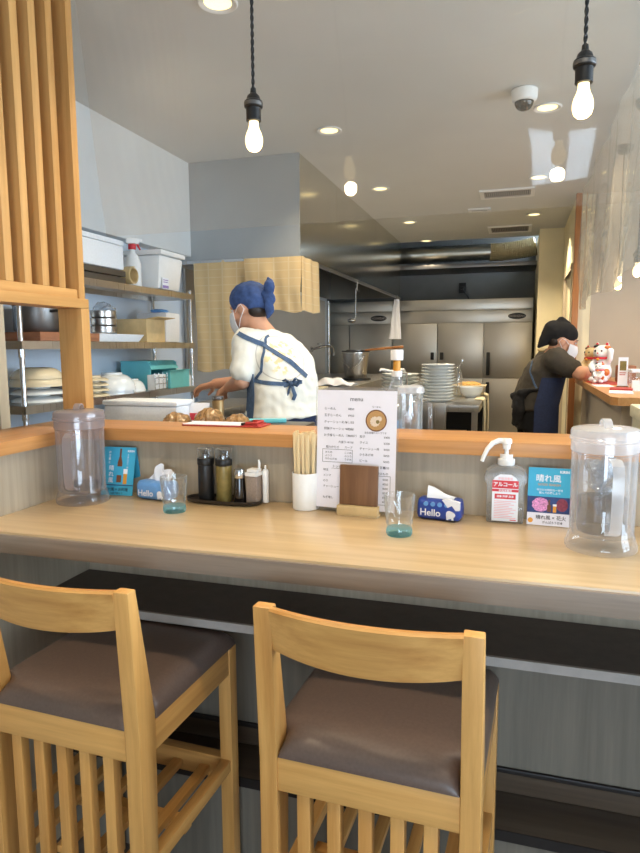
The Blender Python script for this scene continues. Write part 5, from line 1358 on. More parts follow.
lathe_thing('mixing_bowl', 'white bowl in front of the golden food tray', 'bowl', 'ceramic', bowl_prof(0.085, 0.075, 0.004, 0.5), (-0.315, 4.83, ZI))
t = thing('oil_bottle', 'small clear bottle with a spoon behind the tall plate stack', 'bottle', (-0.425, 4.90, ZI))
g = G(); g.lathe([(0, 0), (0.036, 0), (0.038, 0.004), (0.038, 0.15), (0.03, 0.185), (0.018, 0.20), (0.017, 0.225), (0.015, 0.225), (0.015, 0.2), (0.036, 0.15), (0.036, 0.006), (0, 0.005)], seg=32, cap=False); obj('bottle_body', g, 'glass', t, 45)
g = G(); g.tube([(0.0, 0, 0.01), (0.012, 0, 0.20), (0.026, 0, 0.245)], 0.003, 8); g.ball((0.033, 0, 0.262), (0.010, 0.005, 0.02), 14, 10); obj('spoon', g, 'chrome', t, 50)
def towel(x, y0, y1, z0, z1, label):
    g = G()
    def f(u, v):
        s = v * 2.2
        yy = y0 + (y1 - y0) * u; wv = 0.007 * math.sin(u * 13 + 2 * v)
        if s < 0.2: return (x - 0.05 + 0.055 * s / 0.2, yy, z1 + 0.004)
        return (x + 0.010 + wv * min(1, s), yy, z1 - (s - 0.2) / 2.0 * (z1 - z0))
    g.sheet(f, 24, 30, 0.004)
    return tag(obj('hand_towel', g, 'towel', None, 60), label, 'towel', 'towels over the island edge')
towel(-0.222, 4.55, 4.80, 0.72, 1.0535, 'cream towel hanging nearest over the island table edge')
towel(-0.218, 5.0, 5.2, 0.78, 1.0535, 'cream towel hanging farther along the island table edge')

# ------------------------------------------------------------------ range things under the hood
zr = 1.1508
t = thing('stock_pot', 'tall grey stock pot with a handle on the range', 'pot', (-1.275, 5.2, zr + 0.016))
g = G(); g.lathe([(0, 0), (0.085, 0), (0.09, 0.005), (0.108, 0.20), (0.114, 0.203), (0.114, 0.212), (0.105, 0.212), (0.086, 0.012), (0, 0.010)], seg=44, cap=False); obj('pot_body', g, 'steel', t, 45)
g = G(); g.tube([(-0.100, -0.05, 0.19), (-0.085, -0.085, 0.14), (-0.02, -0.112, 0.075), (0.05, -0.109, 0.12), (0.095, -0.06, 0.19)], 0.003, 8); obj('bail', g, 'chrome', t, 60)
g = G(); g.lathe([(0.0, 0), (0.125, 0), (0.125, 0.015), (0.0, 0.015)], (-1.275, 5.2, zr), 36); tag(obj('gas_burner', g, 'black', None, 30), 'black burner ring under the stock pot', 'burner')
t = thing('strainer', 'round strainer with a long wooden handle resting over the stock pot', 'strainer', (-1.275, 5.2, zr + 0.2285))
g = G(); g.lathe([(0.075, 0.012), (0.08, 0.012), (0.08, 0.018), (0.075, 0.018)], seg=36, cap=False, closed=True); g.lathe([(0.0, 0.0145), (0.075, 0.0145)], seg=36, cap=False); g.box(-0.118, 0.118, -0.004, 0.004, 0.0005, 0.0118); obj('mesh_pan', g, 'darksteel', t, 40)
g = G(); g.tube([(0.08, 0.0, 0.014), (0.25, -0.02, 0.03), (0.40, -0.04, 0.040)], [0.007, 0.010, 0.011], 12); obj('handle', g, 'postwood', t, 60)
g = G(); g.sheet(lambda u, v: (-1.36 + 0.30 * u, 4.18 + 0.16 * v, zr + 0.014 + (0.045 * math.sin(u * math.pi) * math.sin(v * math.pi)) + 0.006 * math.sin(u * 17 + v * 5) + 0.003), 36, 20, 0.004)
tag(obj('damp_cloth', g, 'tissue', None, 60), 'crumpled white cloth lying in front of the stock pot', 'cloth')
g = G(); g.box(-1.50, -1.20, 3.86, 4.12, zr, zr + 0.012, bev=0.003); tag(obj('cutting_board', g, 'yellowboard', None, 30), 'pale cutting board at the near end of the range', 'board')
t = thing('wall_faucet', 'chrome faucet on the steel wall behind the range', 'faucet', (-1.948, 6.1, 1.40))
g = G(); g.lathe([(0.0, 0.0), (0.028, 0.0), (0.028, 0.012), (0.0, 0.014)], seg=24, cap=False, mat=Matrix.Rotation(R(90), 4, 'Y')); g.tube([(0.01, 0, 0), (0.09, 0, 0.02), (0.13, 0.05, 0.03), (0.16, 0.18, 0.03), (0.165, 0.22, 0.0), (0.165, 0.225, -0.06)], 0.012, 12); obj('spout', g, 'chrome', t, 50)
g = G(); g.box(0.075, 0.10, -0.05, 0.03, 0.045, 0.06, bev=0.004); obj('lever', g, 'chrome', t, 40)
t = thing('fridge_post', 'slim upright steel pipe beside the left fridge', 'pipe', (-1.93, 6.66, KF))
g = G(); g.cyl((0, 0, 0), 0.016, 0.0, 1.76, 16); obj('pipe', g, 'chrome', t, 40)
t = thing('hanging_ladle', 'ladle hanging from the inside of the hood', 'ladle', (-1.30, 5.3, 1.62))
g = G(); g.tube([(0.0, 0, 0.31), (0.012, 0, 0.305), (0.012, 0, 0.285), (0.0, 0, 0.28), (0.0, 0, 0.05), (-0.01, 0, 0.03)], 0.005, 10); obj('handle', g, 'chrome', t, 60)
g = G(); g.ball((-0.035, 0, 0.02), (0.035, 0.03, 0.016), 18, 10); obj('ladle_bowl', g, 'chrome', t, 60)
t = thing('hanging_strap', 'thin hook dangling below the hood edge', 'hook', (-1.19, 4.9, 1.84))
g = G(); g.tube([(0, 0, 0.09), (0, 0, 0.02), (0.01, 0, 0.0), (0.02, 0, 0.012)], 0.004, 8); obj('hook_wire', g, 'chrome', t, 60)
t = thing('hanging_cloth', 'white cloth hanging in a narrow bunch from the far hood corner', 'cloth', (-1.19, 6.6, 1.50))
g = G(); rs = []
for k in range(15):
    v = k / 14; rr = 0.058 - 0.036 * v; rs.append([((rr * (1 + 0.22 * math.sin(5 * a + v * 3))) * math.cos(a) * 1.0 - 0.02 * (1 - v), (rr * (1 + 0.22 * math.sin(5 * a + v * 3))) * math.sin(a) * 0.6, 0.40 * v) for a in [2 * math.pi * j / 30 for j in range(30)]])
g.rings(rs); obj('cloth_folds', g, 'tissue', t, 60)
g = G(); g.tube([(0, 0, 0.40), (0, 0, 0.43), (0.008, 0, 0.440), (0.010, 0, 0.425)], 0.004, 8); obj('hook', g, 'chrome', t, 60)

# ------------------------------------------------------------------ right-hand ledge
g = G()
g.prism([(0.408, 5.085), (0.408, 3.16), (0.432, 3.11), (1.15, 3.03), (1.15, 5.085)], lambda a, b, d: (a, b, d), 1.155, 1.192)
tag(obj('wooden_ledge', g, 'ledge_y', None, 20), 'orange-brown wooden ledge at right holding the lucky cats', 'ledge')
g = G(); g.box(0.46, 0.56, 3.20, 5.085, 0.0, 1.1545); struct('wall_partition_right', g, 'wallbeige')
t = thing('shelf_bracket', 'dark steel bracket under the near end of the right ledge', 'bracket', (0.5, 3.16, 1.15))
g = G(); g.box(0.50, 0.56, 3.10, 3.195, 1.128, 1.1545); obj('plate', g, 'denim', t, 0, True)
g = G(); g.box(0.505, 0.53, 3.16, 3.195, 0.90, 1.1275); obj('brace', g, 'shelfedge', t, 0, True)
t = thing('drawer_cabinet', 'ivory drawer cabinet at the right edge beside the right ledge', 'cabinet', (0.70, 2.55, KF))
g = G(); g.box(0.395, 1.0, 2.21, 2.49, KF, 1.17, bev=0.004); obj('body', g, 'cabinet', t, 30, True)
g = G(); g.box(0.387, 1.01, 2.20, 2.50, 1.1705, 1.215, bev=0.006); obj('top', g, 'cabinet', t, 30, True)
for i in range(3):
    g = G(); g.box(0.42, 0.985, 2.195, 2.2095, 0.30 + i * 0.29, 0.57 + i * 0.29, bev=0.003); d = obj('drawer', g, 'cabinet', t, 30, True)
    g = G(); g.box(0.62, 0.78, 2.18, 2.1945, 0.42 + i * 0.29, 0.44 + i * 0.29, bev=0.003); obj('handle', g, 'shelfedge', d, 30, True)
zl2 = 1.1925
def mat_card(pts, label, red):
    g = G(); g.prism(pts, lambda a, b, d: (a, b, d), zl2, zl2 + 0.002)
    return tag(obj('order_leaflet', g, red, None, 0), label, 'leaflet', 'red and white leaflets on the right ledge')
g = G(); g.prism([(0.420, 4.53), (0.440, 4.10), (0.600, 4.10), (0.580, 4.53)], lambda a, b, d: (a, b, d), zl2, zl2 + 0.004); tag(obj('red_mat', g, 'redlight', None, 0), 'red mat under the white lucky cat', 'mat')
mat_card([(0.418, 4.09), (0.425, 3.88), (0.52, 3.90), (0.515, 4.09)], 'pale leaflet lying in front of the red mat', 'paper')
t = thing('order_leaflet', 'white leaflet with a red half lying nearest on the right ledge', 'leaflet', (0.48, 3.5, zl2))
g = G(); g.prism([(0.425, 3.36), (0.53, 3.33), (0.55, 3.52), (0.45, 3.55)], lambda a, b, d: (a, b, d), zl2, zl2 + 0.004); obj('white_half', g, 'paper', t, 0, True)
g = G(); g.prism([(0.452, 3.555), (0.552, 3.525), (0.580, 3.66), (0.475, 3.69)], lambda a, b, d: (a, b, d), zl2, zl2 + 0.012); obj('red_half', g, 'redlight', t, 0, True)

def lucky_cat(loc, rz, s, label, base, patches, paw_up):
    t = thing('lucky_cat', label, 'figurine', loc, rz, 'lucky cat figurines on the right ledge')
    g = G()
    g.ball((0, 0, 0.062 * s), (0.060 * s, 0.050 * s, 0.064 * s)); g.ball((0, 0.004 * s, 0.115 * s), (0.050 * s, 0.042 * s, 0.055 * s))
    g.ball((0, -0.004 * s, 0.178 * s), (0.052 * s, 0.045 * s, 0.044 * s)); g.ball((0, -0.036 * s, 0.168 * s), (0.026 * s, 0.018 * s, 0.018 * s))
    for q in (-1, 1):
        g.lathe([(0.017 * s, 0.0), (0.010 * s, 0.018 * s), (0.001 * s, 0.034 * s)], (q * 0.030 * s, 0, 0.206 * s), 12)
        g.ball((q * 0.034 * s, -0.036 * s, 0.018 * s), (0.024 * s, 0.030 * s, 0.018 * s))
        g.lathe([(0.0, 0.0), (0.02 * s, 0.0)], (0, 0, 0.0006), 8)
    g.limb([(0.040 * s, -0.01 * s, 0.12 * s), (0.062 * s, -0.024 * s, 0.14 * s), (0.066 * s, -0.030 * s, 0.185 * s)] if paw_up else [(0.04 * s, -0.02 * s, 0.12 * s), (0.045 * s, -0.048 * s, 0.09 * s), (0.03 * s, -0.055 * s, 0.07 * s)], [0.018 * s, 0.016 * s, 0.019 * s])
    g.limb([(-0.040 * s, -0.016 * s, 0.12 * s), (-0.048 * s, -0.040 * s, 0.095 * s), (-0.028 * s, -0.052 * s, 0.075 * s)], [0.018 * s, 0.015 * s, 0.016 * s])
    body = remeshed('body', g, base, t, 0.0045 * s, 3)
    zmin = min(v.co.z for v in body.data.vertices)
    for v in body.data.vertices: v.co.z -= zmin
    def patch(c, r, mat, name, par):
        g = G(); g.ball(c, r, 14, 10); return obj(name, g, mat, par, 60)
    for q in (-1, 1):
        patch((q * 0.020 * s, -0.0465 * s, 0.186 * s), (0.005 * s, 0.004 * s, 0.0065 * s), 'black', 'eye', t)
        patch((q * 0.030 * s, -0.006 * s, 0.222 * s), (0.009 * s, 0.006 * s, 0.013 * s), 'red', 'inner_ear', t)
    patch((0, -0.0545 * s, 0.173 * s), (0.005 * s, 0.003 * s, 0.004 * s), 'red', 'nose', t)
    g = G(); g.lathe([(0.0440 * s, 0.136 * s), (0.0500 * s, 0.139 * s), (0.0500 * s, 0.147 * s), (0.0440 * s, 0.150 * s)], (0, 0, 0), 32, cap=False, closed=True); obj('collar', g, 'red', t, 40)
    patch((0, -0.050 * s, 0.136 * s), (0.009 * s, 0.009 * s, 0.009 * s), 'amber', 'bell', t)
    for c, r, m_ in patches: patch(tuple(k * s for k in c), tuple(k * s for k in r), m_, 'fur_patch', t)
    return t
PT = [((-0.028, -0.004, 0.213), (0.022, 0.026, 0.012), 'black'), ((0.036, -0.01, 0.207), (0.017, 0.024, 0.011), 'orange'), ((-0.052, -0.012, 0.075), (0.014, 0.022, 0.024), 'black'), ((0.045, -0.026, 0.06), (0.018, 0.020, 0.022), 'orange'), ((-0.045, -0.022, 0.12), (0.013, 0.012, 0.014), 'black')]
lucky_cat((0.500, 4.33, zl2 + 0.0045), R(-35), 1.03, 'white lucky cat figurine with a red collar on the red mat', 'neko', PT, True)
lucky_cat((0.475, 4.20, zl2 + 0.0045), R(-30), 0.55, 'small white lucky cat figurine in front of the large one', 'neko', PT, False)
lucky_cat((0.50, 4.93, zl2), R(-50), 0.98, 'cream lucky cat figurine beside the worker in black', 'gold', [((-0.028, -0.004, 0.213), (0.022, 0.026, 0.012), 'brownprint'), ((0.04, -0.026, 0.06), (0.018, 0.020, 0.022), 'brownprint')], True)
t = thing('table_sign', 'narrow white sign card standing on the right ledge', 'sign', (0.545, 3.80, zl2), R(-12))
g = G(); g.box(-0.024, 0.024, -0.003, 0.003, 0.012, 0.165); obj('card', g, 'packwhite', t, 0)
g = G(); g.box(-0.016, 0.016, -0.004, -0.0032, 0.095, 0.145); obj('green_picture', g, 'oil', t, 0)
g = G(); g.box(-0.016, 0.012, -0.004, -0.0032, 0.070, 0.074); g.box(-0.016, 0.016, -0.004, -0.0032, 0.08, 0.084); obj('red_print', g, 'redlight', t, 0)
g = G(); g.box(-0.028, 0.028, -0.012, 0.012, 0, 0.0118, bev=0.002); obj('foot', g, 'walnut', t, 20)
g = G(); g.box(0.60, 0.70, 4.35, 4.5, zl2, zl2 + 0.105, bev=0.008); tag(obj('snack_box', g, 'rubber', None, 30), 'brown lidded box behind the lucky cats on the right ledge', 'box')
t = thing('clear_tub', 'clear lidded tub at the right picture edge on the right ledge', 'tub', (0.64, 3.80, zl2))
g = G(); g.box(-0.06, 0.09, -0.07, 0.07, 0, 0.085, bev=0.008); obj('tub_body', g, 'pitcher', t, 30)
g = G(); g.box(-0.064, 0.094, -0.074, 0.074, 0.0855, 0.102, bev=0.006); obj('lid', g, 'packwhite', t, 30)
t = thing('chopstick_basket', 'small white slotted basket near the right picture edge', 'basket', (0.595, 3.57, zl2))
g = G()
for k in range(7): g.box(-0.035 + k * 0.0125, -0.027 + k * 0.0125, -0.025, -0.022, 0, 0.05); g.box(-0.035 + k * 0.0125, -0.027 + k * 0.0125, 0.022, 0.025, 0, 0.05)
g.box(-0.036, 0.049, -0.026, 0.026, 0.0, 0.004); g.box(-0.036, 0.049, -0.026, -0.021, 0.046, 0.053); g.box(-0.036, 0.049, 0.021, 0.026, 0.046, 0.053)
obj('basket_body', g, 'white', t, 0)

# ------------------------------------------------------------------ people
from mathutils.bvhtree import BVHTree
def hand(g, wrist, d, palm_n, size=1.0, curl=0.5, side=1):
    """palm, four unequal bent fingers and a thumb from the side of the palm"""
    w, d, n = Vector(wrist), Vector(d).normalized(), Vector(palm_n).normalized()
    n = (n - d * n.dot(d)).normalized(); s = d.cross(n).normalized() * side
    for k in range(4):
        o = (k - 1.5) * 0.0185 * size
        base = w + d * 0.078 * size + s * o
        g.cap(w + d * 0.010 * size + s * o * 0.55, base, 0.0150 * size, 0.0125 * size, 12)
        L = (0.066, 0.076, 0.071, 0.056)[k] * size; p = base; a = curl * 0.5; r = 0.0092 * size
        for j, f in enumerate((0.46, 0.30, 0.24)):
            dirv = d * math.cos(a) + n * math.sin(a); q = p + dirv * L * f
            g.cap(p, q, r, r * 0.93, 10); p = q; r *= 0.93; a += curl
    tb = w + d * 0.022 * size - s * 0.026 * size
    t1 = tb + (d * 0.55 - s * 0.62 + n * 0.45).normalized() * 0.042 * size
    t2 = t1 + (d * 0.85 - s * 0.10 + n * 0.5).normalized() * 0.032 * size
    g.cap(tb, t1, 0.0135 * size, 0.0108 * size, 12); g.cap(t1, t2, 0.0106 * size, 0.0088 * size, 12)

def frame_mat(c, f, up=(0, 0, 1)):
    """local x = right, y = forward, z = up"""
    f = Vector(f).normalized(); u = Vector(up); r = f.cross(u).normalized(); u = r.cross(f)
    m = Matrix((r, f, u)).transposed().to_4x4(); m.translation = Vector(c); return m

def add_head(g, c, f):
    m = frame_mat(c, f)
    def b(p, r): g.ball(p, r, 24, 16, m)
    b((0, -0.012, 0.025), (0.076, 0.094, 0.085)); b((0, 0.022, -0.035), (0.060, 0.066, 0.075)); b((0, 0.045, -0.078), (0.036, 0.036, 0.030))
    b((0, 0.094, -0.012), (0.011, 0.020, 0.015)); b((0, 0.086, 0.010), (0.008, 0.014, 0.025))
    b((0, 0.082, -0.050), (0.024, 0.012, 0.009))
    for q in (-1, 1):
        b((q * 0.076, -0.010, -0.008), (0.008, 0.019, 0.031)); b((q * 0.043, 0.050, -0.02), (0.024, 0.026, 0.026)); b((q * 0.030, 0.078, 0.026), (0.020, 0.012, 0.008))
    return m

def ell(c, r, f, hw, hd, n=32, p=2.3):
    out = []
    for k in range(n):
        a = 2 * math.pi * k / n; x, y = math.cos(a), math.sin(a)
        k2 = (abs(x) ** p + abs(y) ** p) ** (-1 / p)
        out.append(Vector(c) + r * x * k2 * hw + f * y * k2 * hd)
    return out

def bvh_world(o):
    loc, rz = OFF[o]; mm = Matrix.Translation(loc) @ Matrix.Rotation(rz, 4, 'Z')
    me = o.data
    return BVHTree.FromPolygons([mm @ v.co for v in me.vertices], [tuple(p.vertices) for p in me.polygons])

def ribbon_on(bv, pts, w, th, off=0.003, d=(0, 1, 0), step=40):
    """flat strap laid on a surface: pts are points looked along d"""
    P = [Vector(p) for p in pts]; d = Vector(d).normalized(); L = []
    for i in range(len(P) - 1):
        for k in range(step): L.append(P[i].lerp(P[i + 1], k / step))
    L.append(P[-1]); hit = []
    for p in L:
        h, n, i, ds = bv.ray_cast(p - d * 1.0, d, 3.0)
        if h is not None: hit.append((h, n))
    H = [h for h, n in hit]
    for _ in range(3): H = [H[0]] + [(H[i - 1] + H[i] * 2 + H[i + 1]) / 4 for i in range(1, len(H) - 1)] + [H[-1]]
    rs = []
    for i, h in enumerate(H):
        t = (H[min(i + 1, len(H) - 1)] - H[max(i - 1, 0)]).normalized(); n = hit[i][1]; n = (n - t * n.dot(t)).normalized(); s = t.cross(n)
        c = h + n * off
        rs.append([c - s * w - n * th, c + s * w - n * th, c + s * w + n * th, c - s * w + n * th])
    g = G(); g.rings(rs); return g

# ---- worker in the cream T-shirt, seen from behind, leaning to the prep table
f1 = Vector((-0.87, 0.49, 0)).normalized(); r1 = Vector((0.49, 0.87, 0)).normalized()
PW = thing('person', 'person in cream T-shirt and blue kerchief leaning over the prep table', 'person', (-1.06, 2.89, KF))
SL, SR = Vector((-1.205, 2.80, 1.435)), Vector((-1.10, 3.03, 1.425))
HC = (-1.247, 2.93, 1.607); HF = (-0.93, 0.28, -0.26)
g = G()
hm = add_head(g, HC, HF)
g.limb([(-1.155, 2.925, 1.46), (-1.20, 2.925, 1.52), (-1.232, 2.93, 1.58)], [0.062, 0.054, 0.056])
g.rings([ell((-1.06, 2.89, 0.97), r1, f1, 0.165, 0.115), ell((-1.06, 2.89, 1.10), r1, f1, 0.155, 0.105), ell((-1.065, 2.90, 1.26), r1, f1, 0.135, 0.095), ell((-1.10, 2.915, 1.38), r1, f1, 0.15, 0.095), ell((-1.14, 2.925, 1.45), r1, f1, 0.13, 0.07)])
g.limb([SL, (-1.212, 2.745, 1.268), (-1.335, 2.87, 1.232)], [0.050, 0.041, 0.027])
g.limb([SR, (-1.16, 3.08, 1.262), (-1.46, 2.98, 1.24)], [0.050, 0.041, 0.027])
hand(g, (-1.335, 2.87, 1.232), (-0.62, 0.5, -0.28), (-0.2, 0.3, -0.9), 0.95, 0.55, -1)
hand(g, (-1.46, 2.98, 1.24), (-0.9, -0.1, -0.22), (0.0, -0.2, -1), 0.95, 0.5, 1)
LH, RH = Vector((-1.06, 2.89, 0.97)) - r1 * 0.085, Vector((-1.06, 2.89, 0.97)) + r1 * 0.085
for H in (LH, RH): g.limb([H, (H.x, H.y, 0.56), (H.x - 0.0 , H.y, 0.24)], [0.088, 0.060, 0.045])
remeshed('body', g, 'skin', PW, 0.0068, 3, world=True)
g = G()
g.rings([ell((-1.055, 2.885, 1.098), r1, f1, 0.198, 0.150), ell((-1.058, 2.89, 1.18), r1, f1, 0.180, 0.134), ell((-1.06, 2.90, 1.28), r1, f1, 0.168, 0.126), ell((-1.09, 2.915, 1.37), r1, f1, 0.178, 0.120), ell((-1.13, 2.925, 1.44), r1, f1, 0.165, 0.098), ell((-1.155, 2.925, 1.478), r1, f1, 0.110, 0.075), ell((-1.172, 2.925, 1.505), r1, f1, 0.070, 0.062)])
g.limb([SL + Vector((0.03, 0.03, 0.0)), SL, (-1.214, 2.752, 1.315)], [0.076, 0.074, 0.062])
g.limb([SR, SR + Vector((-0.05, 0.01, -0.12))], [0.066, 0.062])
shirt = remeshed('t_shirt', g, 'black', PW, 0.0075, 4, 0.010, 13.0, world=True)
loc, _ = OFF[PW]
SHIRT_PRINT = tuple(Vector((-1.000, 2.80, 1.395)) - loc)
bvs = bvh_world(shirt)
h, n_, i_, d_ = bvs.ray_cast(Vector((-1.035, 1.8, 1.385)), Vector((0, 1, 0)))
if h: SHIRT_PRINT = tuple(h - loc)
M['shirt'] = shirt_mat(); shirt.data.materials.clear(); shirt.data.materials.append(M['shirt'])
g = G()
g.rings([ell((-1.06, 2.89, 1.12), r1, f1, 0.168, 0.120), ell((-1.06, 2.89, 1.0), r1, f1, 0.182, 0.135), ell((-1.06, 2.89, 0.90), r1, f1, 0.175, 0.125)])
for H in (LH, RH): g.limb([(H.x, H.y, 0.93), (H.x, H.y, 0.56), (H.x, H.y, 0.20)], [0.098, 0.074, 0.062])
remeshed('jeans', g, 'denim', PW, 0.01, 3, 0.004, 12, world=True)
for H in (LH, RH):
    g = G(); c = Vector((H.x, H.y, KF)) + f1 * 0.05
    g.ball((c.x, c.y, KF + 0.045), (0.055, 0.055, 0.044)); g.ball((c.x + f1.x * 0.09, c.y + f1.y * 0.09, KF + 0.035), (0.05, 0.05, 0.034)); g.ball((c.x - f1.x * 0.07, c.y - f1.y * 0.07, KF + 0.045), (0.045, 0.045, 0.044))
    remeshed('shoe', g, 'black', PW, 0.008, 3, world=True)
# apron: front cloth, crossed straps and the tied bow
g = G(); rr = random.Random(2)
def apr(u, v):
    a = math.pi / 2 + (u - 0.5) * 3.3; z = 0.55 + v * 0.75
    hw, hd = (0.200, 0.155) if z < 1.1 else (0.200 - (z - 1.1) * 0.1, 0.155 - (z - 1.1) * 0.06)
    p = Vector((-1.06 - 0.02 * max(0, (z - 1.2)) * 5, 2.893, z)) + r1 * math.cos(a) * hw + f1 * math.sin(a) * (hd + 0.004 * math.sin(u * 30))
    return p
g.sheet(apr, 36, 24, 0.003); obj('apron', g, 'strap', PW, 60, True)
def px(x, z): return (x, 2.9, z)
g = ribbon_on(bvs, [px(-1.225, 1.485), px(-1.12, 1.435), px(-1.00, 1.355), px(-0.935, 1.285)], 0.011, 0.0015); so = obj('strap', g, 'strap', PW, 40, True)
g = ribbon_on(bvs, [px(-1.115, 1.475), px(-1.105, 1.40), px(-1.115, 1.31), px(-1.155, 1.27)], 0.006, 0.0015); obj('strap', g, 'strap', PW, 40, True)
g = ribbon_on(bvs, [px(-1.165, 1.272), px(-1.10, 1.262), px(-1.02, 1.255), px(-0.95, 1.262)], 0.009, 0.0015); obj('waist_tie', g, 'strap', PW, 40, True)
h, n, i_, d_ = bvs.ray_cast(Vector((-0.99, 1.8, 1.255)), Vector((0, 1, 0)))
g = G(); q = h + n * 0.012
g.ball(q, (0.014, 0.014, 0.014))
for s, dz in ((1, 0.012), (-1, 0.006)):
    for k in range(1):
        g.tube([q, q + Vector((s * 0.025, -0.012, dz + 0.012)), q + Vector((s * 0.045, -0.008, dz)), q + Vector((s * 0.030, -0.014, dz - 0.018)), q], [0.007, 0.010, 0.011, 0.010, 0.006], 10, flat=0.5)
for s, L in ((0.012, 0.075), (-0.010, 0.095)):
    g.tube([q, q + Vector((s, -0.010, -0.03)), q + Vector((s * 1.6, -0.006, -L * 0.7)), q + Vector((s * 0.8, -0.006, -L))], [0.007, 0.010, 0.011, 0.010], 10, flat=0.4)
obj('bow', g, 'strap', PW, 60, True)
# kerchief, knot, hair, mask
g = G(); g.ball((0, -0.012, 0.047), (0.087, 0.102, 0.082), 28, 18, hm); g.ball((0, -0.052, 0.022), (0.078, 0.066, 0.064), 24, 14, hm)
remeshed('kerchief', g, 'kerchief', PW, 0.007, 3, 0.005, 20, world=True)
kb = hm @ Vector((0, -0.115, 0.035))
g = G(); g.ball(kb, (0.024, 0.026, 0.026)); g.ball(kb + Vector((0.022, -0.01, 0.034)), (0.026, 0.030, 0.036)); g.ball(kb + Vector((0.022, -0.005, -0.022)), (0.026, 0.026, 0.034)); g.limb([kb + Vector((0.016, -0.006, -0.02)), kb + Vector((0.022, -0.012, -0.075)), kb + Vector((0.012, -0.008, -0.105))], [0.022, 0.022, 0.010])
g.limb([kb + Vector((0.018, 0, 0.03)), kb + Vector((0.014, -0.01, 0.075))], [0.018, 0.008])
remeshed('kerchief_knot', g, 'kerchief', PW, 0.006, 2, 0.006, 30, world=True)
g = G(); g.ball((0, -0.052, -0.022), (0.064, 0.042, 0.042), 24, 14, hm); obj('hair', g, 'hair', PW, 60, True)
def mask_on(par, hm):
    g = G()
    def f(u, v):
        a = (u - 0.5) * 2.5; z = -0.098 + 0.092 * v
        rr = 0.112 - 0.016 * abs(2 * v - 1) ** 2; rx = 0.083 - 0.012 * (1 - v)
        return hm @ Vector((rx * math.sin(a), 0.006 + rr * math.cos(a) * 1.03, z))
    g.sheet(f, 24, 14, 0.002); m = obj('face_mask', g, 'mask', par, 60, True)
    g = G()
    for q in (-1, 1):
        g.tube([hm @ Vector((q * 0.070, 0.035, -0.012)), hm @ Vector((q * 0.082, 0.005, 0.006)), hm @ Vector((q * 0.085, -0.022, 0.012)), hm @ Vector((q * 0.084, -0.034, -0.015)), hm @ Vector((q * 0.080, 0.002, -0.05)), hm @ Vector((q * 0.062, 0.038, -0.085))], 0.0018, 6)
    obj('ear_loop', g, 'mask', m, 60, True)
mask_on(PW, hm)
def eyes_on(par, hm):
    for q in (-1, 1):
        g = G(); g.ball((q * 0.030, 0.079, 0.012), (0.012, 0.006, 0.006), 14, 10, hm); e = obj('eye', g, 'packwhite', par, 60, True)
        g = G(); g.ball((q * 0.030, 0.0835, 0.012), (0.0055, 0.003, 0.0055), 12, 8, hm); obj('iris', g, 'hair', e, 60, True)
        g = G(); g.limb([hm @ Vector((q * 0.016, 0.089, 0.030)), hm @ Vector((q * 0.030, 0.088, 0.034)), hm @ Vector((q * 0.046, 0.076, 0.030))], [0.002, 0.0028, 0.0018]); obj('eyebrow', g, 'hair', par, 60, True)
eyes_on(PW, hm)

# ---- worker in black leaning on the right-hand ledge
f2 = Vector((0.96, 0.26, 0)).normalized(); r2 = Vector((0.26, -0.96, 0)).normalized()
PM = thing('person', 'person in black headscarf and dark shirt leaning on the right ledge', 'person', (0.13, 4.72, KF))
HC2 = (0.288, 4.68, 1.452); HF2 = (0.93, 0.12, -0.34)
S2R, S2L = Vector((0.255, 4.54, 1.325)), Vector((0.205, 4.84, 1.325))
g = G(); hm2 = add_head(g, HC2, HF2)
g.limb([(0.22, 4.69, 1.33), (0.245, 4.685, 1.38), (0.272, 4.68, 1.43)], [0.066, 0.058, 0.058])
g.rings([ell((0.135, 4.72, 0.97), r2, f2, 0.165, 0.115), ell((0.135, 4.72, 1.10), r2, f2, 0.155, 0.105), ell((0.165, 4.715, 1.22), r2, f2, 0.145, 0.10), ell((0.205, 4.70, 1.31), r2, f2, 0.155, 0.09), ell((0.225, 4.69, 1.35), r2, f2, 0.12, 0.065)])
g.limb([S2R, (0.395, 4.475, 1.240), (0.53, 4.66, 1.246)], [0.054, 0.045, 0.030])
g.limb([S2L, (0.33, 4.90, 1.255), (0.455, 4.80, 1.250)], [0.052, 0.044, 0.030])
hand(g, (0.53, 4.66, 1.246), (0.35, 0.9, 0.02), (-0.1, 0.1, -1), 0.95, 0.35, 1)
hand(g, (0.455, 4.80, 1.250), (0.85, -0.35, 0.02), (0, 0.1, -1), 0.95, 0.35, -1)
L2, R2 = Vector((0.13, 4.72, 0.97)) - r2 * 0.085, Vector((0.13, 4.72, 0.97)) + r2 * 0.085
for H in (L2, R2): g.limb([H, (H.x, H.y, 0.56), (H.x - 0.01, H.y, 0.24)], [0.088, 0.060, 0.045])
remeshed('body', g, 'skin', PM, 0.0068, 3, world=True)
g = G()
g.rings([ell((0.12, 4.72, 0.985), r2, f2, 0.185, 0.140), ell((0.125, 4.72, 1.08), r2, f2, 0.180, 0.134), ell((0.145, 4.717, 1.17), r2, f2, 0.170, 0.128), ell((0.175, 4.71, 1.26), r2, f2, 0.175, 0.122), ell((0.205, 4.70, 1.325), r2, f2, 0.165, 0.100), ell((0.228, 4.69, 1.362), r2, f2, 0.110, 0.075), ell((0.244, 4.686, 1.385), r2, f2, 0.070, 0.062)])
g.limb([S2R + Vector((-0.02, 0.04, 0)), S2R, (0.335, 4.505, 1.275)], [0.086, 0.084, 0.070]); g.limb([S2L, (0.28, 4.875, 1.27)], [0.082, 0.070])
sh2 = remeshed('t_shirt', g, 'olive', PM, 0.0085, 4, 0.009, 12, world=True)
g = G()
